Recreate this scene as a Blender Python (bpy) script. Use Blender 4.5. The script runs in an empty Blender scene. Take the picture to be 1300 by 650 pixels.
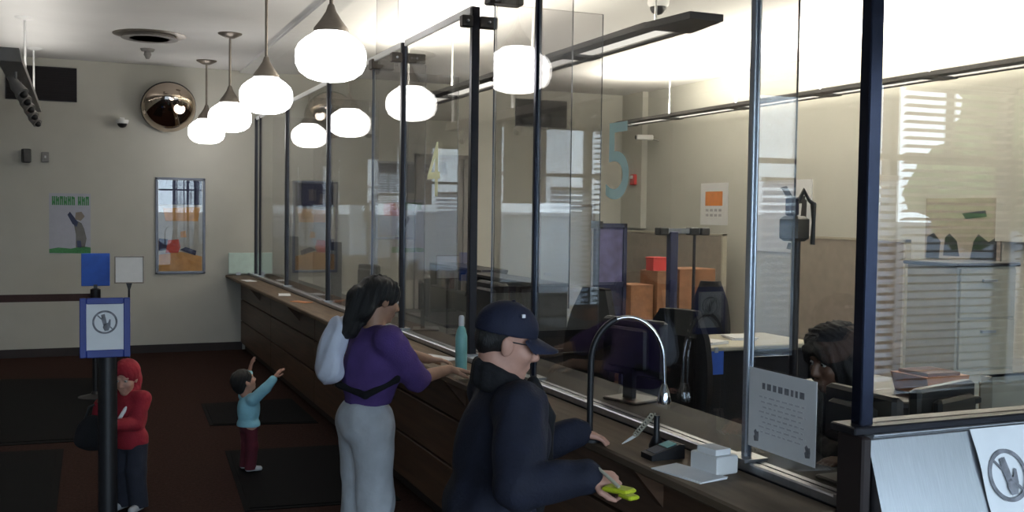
import bpy, math, random
import numpy as np
from mathutils import Vector, Matrix
random.seed(7); rng = np.random.RandomState(5)
SC = bpy.context.scene
COL = SC.collection
PI = math.pi

# ------------------------------------------------------------------ materials
def nodes(m):
    m.use_nodes = True
    nt = m.node_tree; nt.nodes.clear()
    out = nt.nodes.new('ShaderNodeOutputMaterial')
    return nt, out

def mat(name, col, rough=.6, metal=0., var=.12, scale=12., bump=0., bscale=60., spec=.5, stretch=(1, 1, 1), emit=0., sheen=0.):
    m = bpy.data.materials.new(name); nt, out = nodes(m)
    b = nt.nodes.new('ShaderNodeBsdfPrincipled')
    b.inputs['Roughness'].default_value = rough; b.inputs['Metallic'].default_value = metal
    b.inputs['Specular IOR Level'].default_value = spec
    if sheen: b.inputs['Sheen Weight'].default_value = sheen
    tc = nt.nodes.new('ShaderNodeTexCoord'); mp = nt.nodes.new('ShaderNodeMapping')
    mp.inputs['Scale'].default_value = stretch
    nt.links.new(tc.outputs['Object'], mp.inputs['Vector'])
    no = nt.nodes.new('ShaderNodeTexNoise'); no.inputs['Scale'].default_value = scale; no.inputs['Detail'].default_value = 4
    nt.links.new(mp.outputs[0], no.inputs['Vector'])
    r = nt.nodes.new('ShaderNodeValToRGB')
    r.color_ramp.elements[0].position = .3; r.color_ramp.elements[1].position = .7
    r.color_ramp.elements[0].color = [c*(1-var) for c in col]+[1]; r.color_ramp.elements[1].color = [min(1, c*(1+var)) for c in col]+[1]
    nt.links.new(no.outputs['Fac'], r.inputs['Fac']); nt.links.new(r.outputs['Color'], b.inputs['Base Color'])
    if emit:
        nt.links.new(r.outputs['Color'], b.inputs['Emission Color']); b.inputs['Emission Strength'].default_value = emit
    if bump:
        n2 = nt.nodes.new('ShaderNodeTexNoise'); n2.inputs['Scale'].default_value = bscale; n2.inputs['Detail'].default_value = 5
        nt.links.new(mp.outputs[0], n2.inputs['Vector'])
        bp = nt.nodes.new('ShaderNodeBump'); bp.inputs['Strength'].default_value = bump; bp.inputs['Distance'].default_value = .01
        nt.links.new(n2.outputs['Fac'], bp.inputs['Height']); nt.links.new(bp.outputs[0], b.inputs['Normal'])
    nt.links.new(b.outputs[0], out.inputs['Surface'])
    return m

def glass(name, tint=(.94, .95, .94), base=.045, rough=0.):
    m = bpy.data.materials.new(name); nt, out = nodes(m); L = nt.links
    g = nt.nodes.new('ShaderNodeNewGeometry')
    dot = nt.nodes.new('ShaderNodeVectorMath'); dot.operation = 'DOT_PRODUCT'
    L.new(g.outputs['Normal'], dot.inputs[0]); L.new(g.outputs['Incoming'], dot.inputs[1])
    def mth(op, a, b=None):
        n = nt.nodes.new('ShaderNodeMath'); n.operation = op
        for i, v in enumerate((a, b)):
            if v is None: continue
            if hasattr(v, 'is_linked'): L.new(v, n.inputs[i])
            else: n.inputs[i].default_value = v
        return n.outputs[0]
    c = mth('ABSOLUTE', dot.outputs['Value']); p = mth('POWER', mth('SUBTRACT', 1., c), 5.)
    f = mth('ADD', mth('MULTIPLY', p, 1-base), base)
    t = nt.nodes.new('ShaderNodeBsdfTransparent'); t.inputs[0].default_value = (*tint, 1)
    gl = nt.nodes.new('ShaderNodeBsdfGlossy'); gl.inputs['Roughness'].default_value = rough
    mx = nt.nodes.new('ShaderNodeMixShader')
    L.new(f, mx.inputs[0]); L.new(t.outputs[0], mx.inputs[1]); L.new(gl.outputs[0], mx.inputs[2]); L.new(mx.outputs[0], out.inputs['Surface'])
    return m

def vinyl(name, col):
    m = bpy.data.materials.new(name); nt, out = nodes(m)
    d = nt.nodes.new('ShaderNodeBsdfDiffuse'); d.inputs[0].default_value = (*col, 1)
    t = nt.nodes.new('ShaderNodeBsdfTranslucent'); t.inputs[0].default_value = (*col, 1)
    no = nt.nodes.new('ShaderNodeTexNoise'); no.inputs['Scale'].default_value = 6
    mp = nt.nodes.new('ShaderNodeMapRange'); mp.inputs['To Min'].default_value = .6; mp.inputs['To Max'].default_value = .8
    nt.links.new(no.outputs['Fac'], mp.inputs['Value'])
    x = nt.nodes.new('ShaderNodeMixShader'); nt.links.new(mp.outputs[0], x.inputs[0])
    nt.links.new(d.outputs[0], x.inputs[1]); nt.links.new(t.outputs[0], x.inputs[2]); nt.links.new(x.outputs[0], out.inputs['Surface'])
    return m

def emis(name, col, s):
    m = bpy.data.materials.new(name); nt, out = nodes(m)
    e = nt.nodes.new('ShaderNodeEmission'); e.inputs[0].default_value = (*col, 1); e.inputs[1].default_value = s
    nt.links.new(e.outputs[0], out.inputs['Surface'])
    return m

M = dict(
    wall=mat('wall_paint', (.49, .482, .43), .85, var=.03, scale=3, bump=.05),
    ceiling=mat('ceiling_paint', (.74, .735, .72), .9, var=.03, scale=2),
    carpet=mat('brown_carpet', (.034, .0165, .0125), .95, var=.35, scale=45, bump=.5, bscale=220, spec=.1),
    rubber=mat('black_mat_rubber', (.0025, .0025, .003), .9, var=.3, scale=80, bump=.3, bscale=200, spec=.15),
    wood=mat('brown_wood_laminate', (.105, .058, .035), .45, var=.28, scale=6, stretch=(1, .25, 5), spec=.35),
    woodtop=mat('tan_wood_counter', (.14, .10, .066), .6, var=.2, scale=7, stretch=(4, .4, 1), spec=.2),
    tellertop=mat('black_worktop_laminate', (.012, .011, .012), .7, var=.2, spec=.15),
    posterpaper=mat('pale_poster_paper', (.42, .43, .50), .8, var=.04),
    brightpost=mat('bright_satin_aluminium', (.66, .71, .80), .25, .85, var=.05),
    post=mat('blue_black_anodised_metal', (.03, .035, .06), .22, .75, var=.1),
    base=mat('dark_baseboard', (.02, .012, .011), .6),
    alu=mat('brushed_aluminium', (.42, .43, .45), .32, .9, var=.1, scale=30, stretch=(1, 1, .1)),
    steel=mat('brushed_stainless_steel', (.42, .43, .45), .33, 1., var=.07, scale=40, stretch=(8, 1, .2), bump=.05, bscale=80),
    bronze=mat('dark_bronze_metal', (.022, .021, .026), .38, .5, var=.15),
    clamp=mat('bronze_clamp', (.11, .095, .08), .4, .6, var=.15),
    lampmetal=mat('brushed_nickel', (.26, .23, .20), .4, .8, var=.1),
    greyfix=mat('grey_fixture_paint', (.25, .24, .23), .5, var=.08),
    darkfix=mat('dark_grey_fixture_paint', (.095, .09, .088), .5, var=.08),
    white=mat('white_plastic', (.75, .75, .74), .5, var=.03),
    paper=mat('white_paper', (.80, .81, .82), .8, var=.03),
    ink=mat('grey_ink', (.13, .13, .14), .8, var=.2),
    inkpale=mat('pale_grey_ink', (.42, .42, .45), .8, var=.2),
    inklight=mat('light_grey_ink', (.60, .60, .63), .8, var=.1),
    framealu=mat('blue_grey_frame', (.20, .22, .27), .45, .4, var=.1),
    printorange=mat('orange_print', (.60, .32, .11), .7, var=.12),
    printred=mat('red_print', (.55, .08, .06), .7, var=.12),
    printpale=mat('pale_print', (.46, .45, .40), .7, var=.08),
    inkmid=mat('mid_grey_ink', (.22, .22, .24), .8, var=.35, scale=30),
    black=mat('black_plastic', (.010, .010, .012), .45, var=.2),
    blackfab=mat('black_chair_fabric', (.009, .008, .009), .9, var=.25, bump=.3, bscale=150),
    blue=mat('royal_blue_plastic', (.012, .035, .24), .45, var=.1),
    bluesheet=mat('bright_blue_card', (.02, .10, .50), .6, var=.1),
    dkblue=mat('dark_blue_metal', (.02, .025, .07), .45, .2),
    purple=mat('purple_blue_print', (.12, .11, .23), .6, var=.35, scale=9),
    duct=mat('dark_duct', (.008, .006, .008), .8),
    taupe=mat('taupe_partition_fabric', (.25, .215, .18), .95, var=.08, bump=.2, bscale=200),
    doorgrey=mat('grey_door_paint', (.17, .16, .155), .6, var=.05),
    beige=mat('beige_metal', (.40, .37, .29), .55, var=.06),
    card=mat('orange_cardboard', (.21, .095, .045), .8, var=.2),
    orange=mat('orange_plastic', (.55, .19, .05), .5, var=.15),
    red=mat('red_plastic', (.45, .03, .03), .5, var=.12),
    green=mat('green_print', (.05, .22, .08), .7, var=.25, scale=60),
    teal=mat('teal_plastic', (.22, .50, .48), .4, var=.15),
    frost=mat('pale_green_frosted_glass', (.52, .66, .60), .35, var=.06),
    yellow=mat('yellow_green_plastic', (.45, .52, .02), .5, var=.15),
    bronzemirror=mat('tinted_mirror', (.55, .46, .38), .06, 1., var=.03, scale=8),
    chrome=mat('chrome', (.75, .77, .80), .12, 1., var=.02),
    numblue=vinyl('light_blue_vinyl', (.80, .95, .97)),
    glintwhite=vinyl('edge_glint_strip', (.95, .96, .98)),
    brightblind=vinyl('translucent_blind_slats', (.88, .92, .97)),
    numcream=vinyl('cream_vinyl', (.85, .87, .72)),
    edge=mat('glass_edge', (.10, .12, .16), .25, .3, var=.15),
    paleedge=mat('pale_polished_glass_edge', (.72, .76, .84), .3, var=.05),
    skin=mat('light_skin', (.50, .27, .20), .55, var=.08, scale=25),
    skinbrown=mat('brown_skin', (.13, .065, .042), .5, var=.1, scale=25),
    skintan=mat('tan_skin', (.36, .20, .13), .55, var=.08, scale=25),
    hair=mat('black_hair', (.007, .006, .006), .55, var=.4, scale=60, stretch=(4, 4, .5), bump=.6, bscale=120),
    navy=mat('navy_cloth', (.0065, .0085, .022), .85, var=.2, bump=.3, bscale=90),
    navycap=mat('navy_cap_cloth', (.010, .013, .035), .8, var=.15, bump=.2, bscale=160),
    blackcloth=mat('black_cloth', (.006, .006, .008), .9, var=.2, bump=.3, bscale=90),
    violet=mat('violet_knit', (.085, .045, .19), .9, var=.12, bump=.3, bscale=120),
    stone=mat('pale_grey_cotton', (.50, .53, .57), .9, var=.1, bump=.35, bscale=40),
    bagwhite=mat('white_bag_cloth', (.66, .70, .82), .8, var=.06, bump=.3, bscale=30),
    ltblue=mat('light_blue_cotton', (.26, .55, .66), .9, var=.12, bump=.25, bscale=60),
    maroon=mat('maroon_cotton', (.085, .008, .018), .9, var=.15, bump=.3, bscale=60),
    redcloth=mat('red_fleece', (.26, .010, .022), .9, var=.15, bump=.3, bscale=80),
    maroonbelt=mat('dark_brown_webbing', (.045, .022, .020), .85, var=.1, scale=40),
    jeans=mat('dark_denim', (.018, .020, .032), .9, var=.2, bump=.3, bscale=120),
    shoe=mat('pale_grey_shoe', (.45, .45, .46), .6, var=.1),
    eyewhite=mat('eye_white', (.42, .40, .38), .3, var=.02),
    iris=mat('dark_iris', (.02, .013, .01), .2, var=.1),
    lip=mat('lip_skin', (.35, .12, .10), .5),
    asphalt=mat('pavement', (.11, .11, .115), .9, var=.2, scale=3),
    leaf=mat('tree_leaves', (.06, .14, .025), .8, var=.5, scale=5),
    bark=mat('tree_bark', (.07, .05, .035), .9, var=.3),
    blind=mat('pale_blind_slats', (.50, .48, .45), .6, var=.04),
    pane=glass('window_glass', (.97, .98, .98)),
    screen=glass('screen_glass', (.955, .955, .945), .06),
    divider=glass('divider_glass', (.90, .895, .90), .06),
    cover=glass('picture_glass', (.98, .98, .98), .055),
    globe=emis('lit_opal_glass', (1., .97, .95), 7.),
    tube=emis('lit_lamp_face', (1., .96, .88), 1.),
)

# ------------------------------------------------------------------ mesh builder
class MB:
    def __init__(s): s.v = []; s.f = []; s.m = []
    def add(s, vs, fs, mi=0):
        o = len(s.v); s.v += [tuple(map(float, p)) for p in vs]; s.f += [tuple(i+o for i in f) for f in fs]; s.m += [mi]*len(fs)
    def box(s, a, b, mi=0, rot=0., ch=0.):
        x0, y0, z0 = a; x1, y1, z1 = b
        if x0 > x1: x0, x1 = x1, x0
        if y0 > y1: y0, y1 = y1, y0
        if z0 > z1: z0, z1 = z1, z0
        if ch > 0:                                   # chamfered vertical edges and top rim
            c = min(ch, (x1-x0)*.45, (y1-y0)*.45, (z1-z0)*.45)
            def ring(i, z): return [(x0+c+i, y0+i, z), (x1-c-i, y0+i, z), (x1-i, y0+c+i, z), (x1-i, y1-c-i, z), (x1-c-i, y1-i, z), (x0+c+i, y1-i, z), (x0+i, y1-c-i, z), (x0+i, y0+c+i, z)]
            vs = ring(c, z0)+ring(0, z0+c)+ring(0, z1-c)+ring(c, z1)
            fs = [tuple(range(7, -1, -1)), tuple(range(24, 32))]
            for k in range(3):
                for i in range(8):
                    j = (i+1) % 8; fs.append((k*8+i, k*8+j, k*8+8+j, k*8+8+i))
        else:
            vs = [(x0, y0, z0), (x1, y0, z0), (x1, y1, z0), (x0, y1, z0), (x0, y0, z1), (x1, y0, z1), (x1, y1, z1), (x0, y1, z1)]
            fs = [(3, 2, 1, 0), (4, 5, 6, 7), (0, 1, 5, 4), (1, 2, 6, 5), (2, 3, 7, 6), (3, 0, 4, 7)]
        if rot:
            cx, cy = (x0+x1)/2, (y0+y1)/2; c_, s_ = math.cos(rot), math.sin(rot)
            vs = [(cx+(x-cx)*c_-(y-cy)*s_, cy+(x-cx)*s_+(y-cy)*c_, z) for x, y, z in vs]
        s.add(vs, fs, mi); return s
    def pane(s, a, b, axis, edge=1):                  # thin glass box, faces in slot 0, rim in slot 1
        n = len(s.m); s.box(a, b)
        ax = {'x': (3, 5), 'y': (2, 4), 'z': (0, 1)}[axis]
        for i in range(6):
            if i not in ax: s.m[n+i] = edge
        return s
    def prism(s, poly, axis, t0, t1, mi=0):           # poly in the plane normal to axis
        n = len(poly)
        def P(p, t): return {'x': (t, p[0], p[1]), 'y': (p[0], t, p[1]), 'z': (p[0], p[1], t)}[axis]
        vs = [P(p, t0) for p in poly]+[P(p, t1) for p in poly]
        fs = [tuple(range(n-1, -1, -1)), tuple(range(n, 2*n))]+[(i, (i+1) % n, n+(i+1) % n, n+i) for i in range(n)]
        s.add(vs, fs, mi); return s
    def lathe(s, prof, c, n=32, mi=0, axis='z'):
        vs = []; fs = []
        for r, h in prof:
            for i in range(n):
                a = 2*PI*i/n; p = (r*math.cos(a), r*math.sin(a), h)
                if axis == 'y': p = (p[0], -p[2], p[1])   # profile height grows towards -y
                if axis == 'x': p = (p[2], p[0], p[1])
                vs.append((c[0]+p[0], c[1]+p[1], c[2]+p[2]))
        for k in range(len(prof)-1):
            for i in range(n):
                j = (i+1) % n; fs.append((k*n+i, k*n+j, k*n+n+j, k*n+n+i))
        fs.append(tuple(range(n-1, -1, -1))); fs.append(tuple(range((len(prof)-1)*n, len(prof)*n)))
        s.add(vs, fs, mi); return s
    def tube(s, pts, r, n=12, mi=0):
        pts = [Vector(p) for p in pts]; rs = r if isinstance(r, (list, tuple)) else [r]*len(pts)
        vs = []; fs = []; up = None
        for i, p in enumerate(pts):
            t = (pts[min(i+1, len(pts)-1)]-pts[max(i-1, 0)]).normalized()
            if up is None: up = t.orthogonal().normalized()
            u = (up-t*up.dot(t)).normalized(); w = t.cross(u); up = u
            for k in range(n):
                a = 2*PI*k/n; q = p+(u*math.cos(a)+w*math.sin(a))*rs[i]; vs.append(tuple(q))
        for i in range(len(pts)-1):
            for k in range(n):
                j = (k+1) % n; fs.append((i*n+k, i*n+j, i*n+n+j, i*n+n+k))
        fs.append(tuple(range(n-1, -1, -1))); fs.append(tuple(range((len(pts)-1)*n, len(pts)*n)))
        s.add(vs, fs, mi); return s
    def sphere(s, c, r, n=20, m=12, mi=0, zs=1.):
        prof = [(max(r*math.sin(PI*k/m), 1e-4), -r*zs*math.cos(PI*k/m)) for k in range(m+1)]
        return s.lathe(prof, c, n, mi)

ORG = {}
def thing(name, label, cat, loc, group=None, rot=0.):
    o = bpy.data.objects.new(name, None); COL.objects.link(o); o.empty_display_size = .1
    o.location = loc; o.rotation_euler = (0, 0, rot)
    o['label'] = label; o['category'] = cat
    if group: o['group'] = group
    ORG[o] = Vector(loc) if not rot else Vector((0, 0, 0))
    return o
def mesh(name, mb, mats, org=Vector((0, 0, 0)), smooth=None):
    me = bpy.data.meshes.new(name)
    me.from_pydata([(x-org[0], y-org[1], z-org[2]) for x, y, z in mb.v], [], mb.f)
    for m in (mats if isinstance(mats, (list, tuple)) else [mats]): me.materials.append(M[m])
    me.polygons.foreach_set('material_index', mb.m)
    me.update()
    if smooth is not None:
        me.polygons.foreach_set('use_smooth', [True]*len(me.polygons))
        if smooth < 180: me.set_sharp_from_angle(angle=math.radians(smooth))
    return me
def part(parent, name, mb, mats, smooth=None, label=None):
    org = ORG[parent]
    o = bpy.data.objects.new(name, mesh(name, mb, mats, org, smooth)); COL.objects.link(o)
    o.parent = parent; ORG[o] = org
    if label: o['label'] = label
    return o
def solo(name, label, cat, mb, mats, loc, group=None, smooth=None):
    o = bpy.data.objects.new(name, mesh(name, mb, mats, Vector(loc), smooth)); COL.objects.link(o); o.location = loc
    o['label'] = label; o['category'] = cat; ORG[o] = Vector(loc)
    if group: o['group'] = group
    return o
def struct(name, mb, mats, parent=None, smooth=None):
    o = bpy.data.objects.new(name, mesh(name, mb, mats, (0, 0, 0), smooth)); COL.objects.link(o); ORG[o] = Vector((0, 0, 0))
    if parent: o.parent = parent
    else: o['kind'] = 'structure'
    return o
def copy_tree(o, d, label=None, parent=None):
    c = o.copy(); COL.objects.link(c)
    if parent is None: c.location = Vector(o.location)+Vector(d)
    else: c.parent = parent
    if label: c['label'] = label
    for ch in list(o.children): copy_tree(ch, d, None, c)
    return c

# ------------------------------------------------------------------ the room
CE = 3.88; YB = 14.64; XR = 8.2; XL = -4.65; YF = -2.5; XF = 9.85; XG = 2.2
struct('floor', MB().box((XL-.2, YF-.2, -.12), (XF+.2, YB+.2, 0)), 'carpet')
struct('ceiling', MB().box((XL-.2, YF-.2, CE), (XF+.2, YB+.2, CE+.15)), 'ceiling')
struct('wall_back', MB().box((XL-.2, YB, 0), (XF+.2, YB+.2, CE)), 'wall')
struct('wall_left', MB().box((XL-.2, YF-.2, 0), (XL, YB, CE)), 'wall')
struct('wall_right', MB().box((XR, 2.5, 0), (XR+.2, YB, CE)), 'wall')
struct('wall_side', MB().box((XF, YF-.2, 0), (XF+.2, 2.5, CE)), 'wall')
struct('wall_return', MB().box((XR, 2.3, 0), (XF+.2, 2.5, CE)), 'wall')
struct('trim_1', MB().box((2.06, 2.44, CE-.03), (2.30, YB, CE)), 'white')
struct('baseboard_back', MB().box((XL, YB-.02, 0), (2.1, YB, .11)), 'base')
# pilasters on the bright right wall
for i, (y0, y1) in enumerate(((14.0, 14.64), (6.75, 7.25))):
    struct('trim_%d' % (2+i), MB().box((XR-.10, y0, 1.75), (XR, y1, CE)), 'wall')
# front wall: storefront of full-height bays
edges = [XL+1.45*i for i in range(11)]
fw = MB().box((XL-.2, YF-.2, 3.25), (XF+.2, YF, CE)).box((XL-.2, YF-.2, 0), (XF+.2, YF, .25)).box((XL-.2, YF-.2, .25), (edges[2], YF, 3.25))
struct('wall_front', fw, 'wall')
for i in range(10):
    x0, x1 = edges[i], edges[i+1]
    if i < 2: continue
    f = MB()
    f.box((x0, YF-.12, .25), (x0+.05, YF, 3.25)).box((x1-.05, YF-.12, .25), (x1, YF, 3.25))
    f.box((x0, YF-.12, 3.19), (x1, YF, 3.25)).box((x0, YF-.12, .25), (x1, YF, .31)).box((x0, YF-.12, 2.5), (x1, YF, 2.55))
    f.box(((x0+x1)/2-.02, YF-.1, 2.5), ((x0+x1)/2+.02, YF-.02, 3.2))
    wn = struct('window_%d' % (i-1), f, 'bronze')
    struct('pane', MB().pane((x0+.05, YF-.07, .31), (x1-.05, YF-.06, 3.19), 'y', 0), 'pane', wn)

def blind(x0, x1, z0, z1, ang, label, sp=.075, mt='blind'):
    t = thing('window_blind', label, 'blind', ((x0+x1)/2, YF+.06, z1), 'blinds on the storefront windows')
    part(t, 'head_rail', MB().box((x0, YF+.03, z1), (x1, YF+.09, z1+.05)), 'white')
    s = MB(); n = int((z1-z0)/sp); c, q = math.cos(ang)*.027, math.sin(ang)*.027
    for k in range(n):
        z = z1-.03-k*sp
        s.add([(x0, YF+.06-c, z-q), (x1, YF+.06-c, z-q), (x1, YF+.06+c, z+q), (x0, YF+.06+c, z+q),
               (x0, YF+.06-c, z-q+.002), (x1, YF+.06-c, z-q+.002), (x1, YF+.06+c, z+q+.002), (x0, YF+.06+c, z+q+.002)],
              [(3, 2, 1, 0), (4, 5, 6, 7), (0, 1, 5, 4), (1, 2, 6, 5), (2, 3, 7, 6), (3, 0, 4, 7)])
    part(t, 'slats', s, mt)
    part(t, 'bottom_rail', MB().box((x0, YF+.035, z0), (x1, YF+.085, z0+.03)), 'white')
blind(edges[8]+.05, edges[9]-.05, .35, 3.18, .45, 'half-open pale blind over the second storefront window from the right end')
blind(edges[9]+.05, edges[10]-.05, .35, 3.18, .45, 'half-open pale blind over the storefront window at the right end')
blind(edges[7]+.80, edges[8]-.02, .35, 2.3, 1.0, 'narrow bright-slatted blind hanging below the transom of a storefront window', .075, 'brightblind')
blind(edges[6]+.05, edges[7]-.05, 2.1, 3.18, 1.35, 'half-lowered pale blind on the fourth storefront window from the right', .05)
blind(edges[7]+.05, edges[7]+.72, 2.1, 3.18, 1.35, 'half-lowered narrow blind beside the bright-slatted one', .05)

# outside
struct('ground', MB().box((-500, -700, -.2), (500, YF-.2, -.1)), 'asphalt')
def tree(x, y, h, r, label):
    t = thing('street_tree', label, 'tree', (x, y, -.1), 'trees outside the storefront')
    part(t, 'trunk', MB().tube([(x, y, -.1), (x+.05, y, h*.35), (x, y+.1, h*.6)], [.14, .11, .07]), 'bark', 60)
    b = MB(); rr = random.Random(int(x*10))
    for k in range(26):
        a = rr.random()*6.28; e = rr.random()**.6*r; z = h*.4+rr.random()*h*.5
        q = r*(.28+.2*rr.random()); n = len(b.v); b.sphere((x+math.cos(a)*e, y+math.sin(a)*e, z), q, 10, 7)
        b.v[n:] = [(X+rr.uniform(-.1, .1), Y+rr.uniform(-.1, .1), Z+rr.uniform(-.1, .1)) for X, Y, Z in b.v[n:]]
    part(t, 'crown', b, 'leaf')
tree(13.4, -6.5, 4.6, 1.6, 'green tree outside the blinds at the right end of the storefront')
tree(19.0, -9.5, 6.0, 2.4, 'green tree beyond the right end of the storefront')

gw = thing('added_reflector_wall', 'pale low wall added outside the storefront to brighten the glass reflections', 'wall', (9.0, -7.1, -.1))  # unseen wall, added to put bright patches into the glass reflections
part(gw, 'reflector_slab', MB().box((7.2, -7.25, -.1), (10.9, -7.0, 1.9)), 'paper')
part(gw, 'reflector_cap', MB().box((7.15, -7.3, 1.9), (10.95, -6.95, 1.98), 0, 0, .02), 'white')
part(gw, 'reflector_end', MB().box((7.0, -7.35, -.1), (7.25, -6.9, 2.15), 0, 0, .02), 'paper')
part(gw, 'reflector_end', MB().box((10.85, -7.35, -.1), (11.1, -6.9, 2.15), 0, 0, .02), 'paper')

# ------------------------------------------------------------------ counter
ct = thing('service_counter', 'long brown wood counter with tan top running under the glass screen', 'counter', (2.1, 8.5, 0))
edges_c = [2.5, 4.92, 7.34, 9.76, 12.2, YB-.005]
for a, b in zip(edges_c[:-1], edges_c[1:]):
    p = MB()
    for z0, z1 in ((.10, .40), (.415, .70), (.715, 1.01)): p.box((2.08, a+.006, z0), (2.12, b-.006, z1), 0, 0, .004)
    part(ct, 'front_panel', p, 'wood')
part(ct, 'carcass', MB().box((2.12, 2.5, .1), (2.55, YB-.005, 1.01)), 'base')
part(ct, 'kick_plate', MB().box((2.14, 2.5, 0), (2.5, YB-.005, .1)), 'base')
part(ct, 'countertop', MB().box((1.87, 2.48, 1.01), (2.165, YB-.005, 1.05), 0, 0, .008), 'woodtop')
part(ct, 'teller_top', MB().box((2.165, 2.48, 1.01), (2.66, YB-.005, 1.048), 0, 0, .006), 'tellertop')
part(ct, 'glass_channel', MB().box((2.165, 2.48, 1.05), (2.235, YB-.02, 1.085), 0, 0, .005), 'alu')
for y in (3.4, 5.6, 8.1, 10.5, 13.0): part(ct, 'shelf_bracket', MB().prism([(1.92, 1.01), (2.08, 1.01), (2.08, .82)], 'y', y-.02, y+.02), 'wood')

# parcel hatch in the corner, glass runs off to the right above it
hb = thing('parcel_hatch', 'brushed stainless steel parcel hatch in the counter corner at lower right', 'hatch', (2.7, 2.4, 0))
part(hb, 'hatch_base', MB().box((2.17, 2.36, 0), (4.2, 2.47, 1.0)), 'wood')
part(hb, 'corner_post', MB().box((2.135, 2.36, 0), (2.17, 2.475, 1.30), 0, 0, .006), 'base')
part(hb, 'sill', MB().box((2.13, 2.39, 1.30), (4.2, 2.5, 1.325), 0, 0, .004), 'bronze')
part(hb, 'steel_face', MB().prism([(2.46, 1.30), (2.395, 1.297), (2.385, 1.285), (2.29, 1.0), (2.46, 1.0)], 'x', 2.175, 4.2), 'steel')
part(hb, 'hinge', MB().tube([(2.2, 2.392, 1.296), (4.18, 2.392, 1.296)], .006), 'alu', 40)

# ------------------------------------------------------------------ glass screen
def fill_text(ch, h, y0, zc, x, mat_, parent):
    cu = bpy.data.curves.new('numeral', 'FONT'); cu.body = ch; cu.size = 1.; cu.extrude = .0
    ob = bpy.data.objects.new('tmp', cu); COL.objects.link(ob)
    me = bpy.data.meshes.new_from_object(ob.evaluated_get(bpy.context.evaluated_depsgraph_get()))
    bpy.data.objects.remove(ob)
    vs = np.array([v.co[:] for v in me.vertices]); lo, hi = vs.min(0), vs.max(0); k = h/(hi[1]-lo[1])
    fs = [tuple(p.vertices) for p in me.polygons]; n = len(vs)
    w = (hi[0]-lo[0])*k*1.08
    b = MB()      # read from the lobby: text x runs towards -Y
    P = [(x, y0+w/2-(v[0]-lo[0])*k*1.08, zc-h/2+(v[1]-lo[1])*k) for v in vs]
    b.add(P, fs); b.add([(p[0]-.0015, p[1], p[2]) for p in P], [f[::-1] for f in fs])
    part(parent, 'numeral', b, mat_)
TOPG = 3.16
def gpane(y0, y1, label, z0=1.085, z1=TOPG):
    o = solo('teller_screen', label, 'glass screen', MB().pane((XG-.005, y0, z0), (XG+.005, y1, z1), 'x'), ['screen', 'edge'], (XG, (y0+y1)/2, z0), 'panes of the glass screen')
    part(o, 'top_glint_strip', MB().box((XG-.012, y0, z1), (XG+.012, y1, z1+.045), 0, 0, .004), 'glintwhite')  # bright reflection along the glass top, built as a pale strip
    return o
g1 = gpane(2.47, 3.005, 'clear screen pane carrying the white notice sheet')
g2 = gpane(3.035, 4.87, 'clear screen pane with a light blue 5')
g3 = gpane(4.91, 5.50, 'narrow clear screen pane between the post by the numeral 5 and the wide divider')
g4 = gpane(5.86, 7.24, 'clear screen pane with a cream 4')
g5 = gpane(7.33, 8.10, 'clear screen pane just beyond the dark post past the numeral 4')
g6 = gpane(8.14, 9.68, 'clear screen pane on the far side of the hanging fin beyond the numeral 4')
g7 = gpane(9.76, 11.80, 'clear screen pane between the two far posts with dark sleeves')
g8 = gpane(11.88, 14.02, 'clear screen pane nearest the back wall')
fill_text('5', .34, 4.0, 2.19, XG-.008, 'numblue', g2)
fill_text('4', .36, 6.55, 2.24, XG-.008, 'numcream', g4)

def post(y, w, label, z1=TOPG+.03, m='bronze', clamps=(), sleeve=False, d=None):
    d = d or w
    t = thing('screen_post', label, 'post', (XG, y, 1.05), 'posts of the glass screen')
    part(t, 'upright', MB().box((XG-d/2, y-w/2, 1.05), (XG+d/2, y+w/2, z1), 0, 0, .004), m)
    for (x0, x1, z) in clamps:
        c = MB().box((x0, y-.028, z-.035), (x1, y+.028, z+.035), 0, 0, .005)
        k = part(t, 'clamp', c, 'clamp')
        part(k, 'clamp_screw', MB().lathe([(.009, 0), (.009, .006), (.004, .009)], ((x0+x1)/2, y-.028, z), 12, 0, 'y'), 'alu')
    if sleeve:
        part(t, 'lower_sleeve', MB().box((XG+d/2, y-.05, 1.05), (XG+d/2+.10, y+.05, 1.66), 0, 0, .006), 'black')
    part(t, 'foot_plate', MB().box((XG-.05, y-.06, 1.086), (XG+.05, y+.06, 1.096)), 'alu')
    return t
post(2.44, .045, 'thick dark blue-black screen post at the corner beside the parcel hatch', CE-.03, m='post', d=.05)
post(3.02, .028, 'bright aluminium screen post left of the white notice sheet', CE-.03, 'brightpost', d=.03)
post(4.89, .03, 'slim dark screen post between the numeral 5 and the wide divider', CE-.03, m='post')
post(5.82, .045, 'dark screen post with double clamp just left of the wide divider', TOPG+.03, clamps=((2.11, 2.18, 3.10), (2.225, 2.34, 3.10)), d=.05)
post(7.28, .04, 'black screen post just left of the numeral 4', TOPG+.03, clamps=((2.10, 2.18, 3.08), (2.22, 2.36, 3.08)), d=.045)
post(9.72, .045, 'black screen post seen directly below the nearest globe lamp', TOPG+.02, sleeve=True)
post(11.84, .05, 'black sleeved screen post farther along than the one below the nearest globe', TOPG+.02, sleeve=True)
post(14.06, .045, 'slim dark screen post close to the back wall', TOPG+.02)
post(13.72, .035, 'slimmest dark screen post, paired with the one close to the back wall', TOPG+.02)

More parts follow.
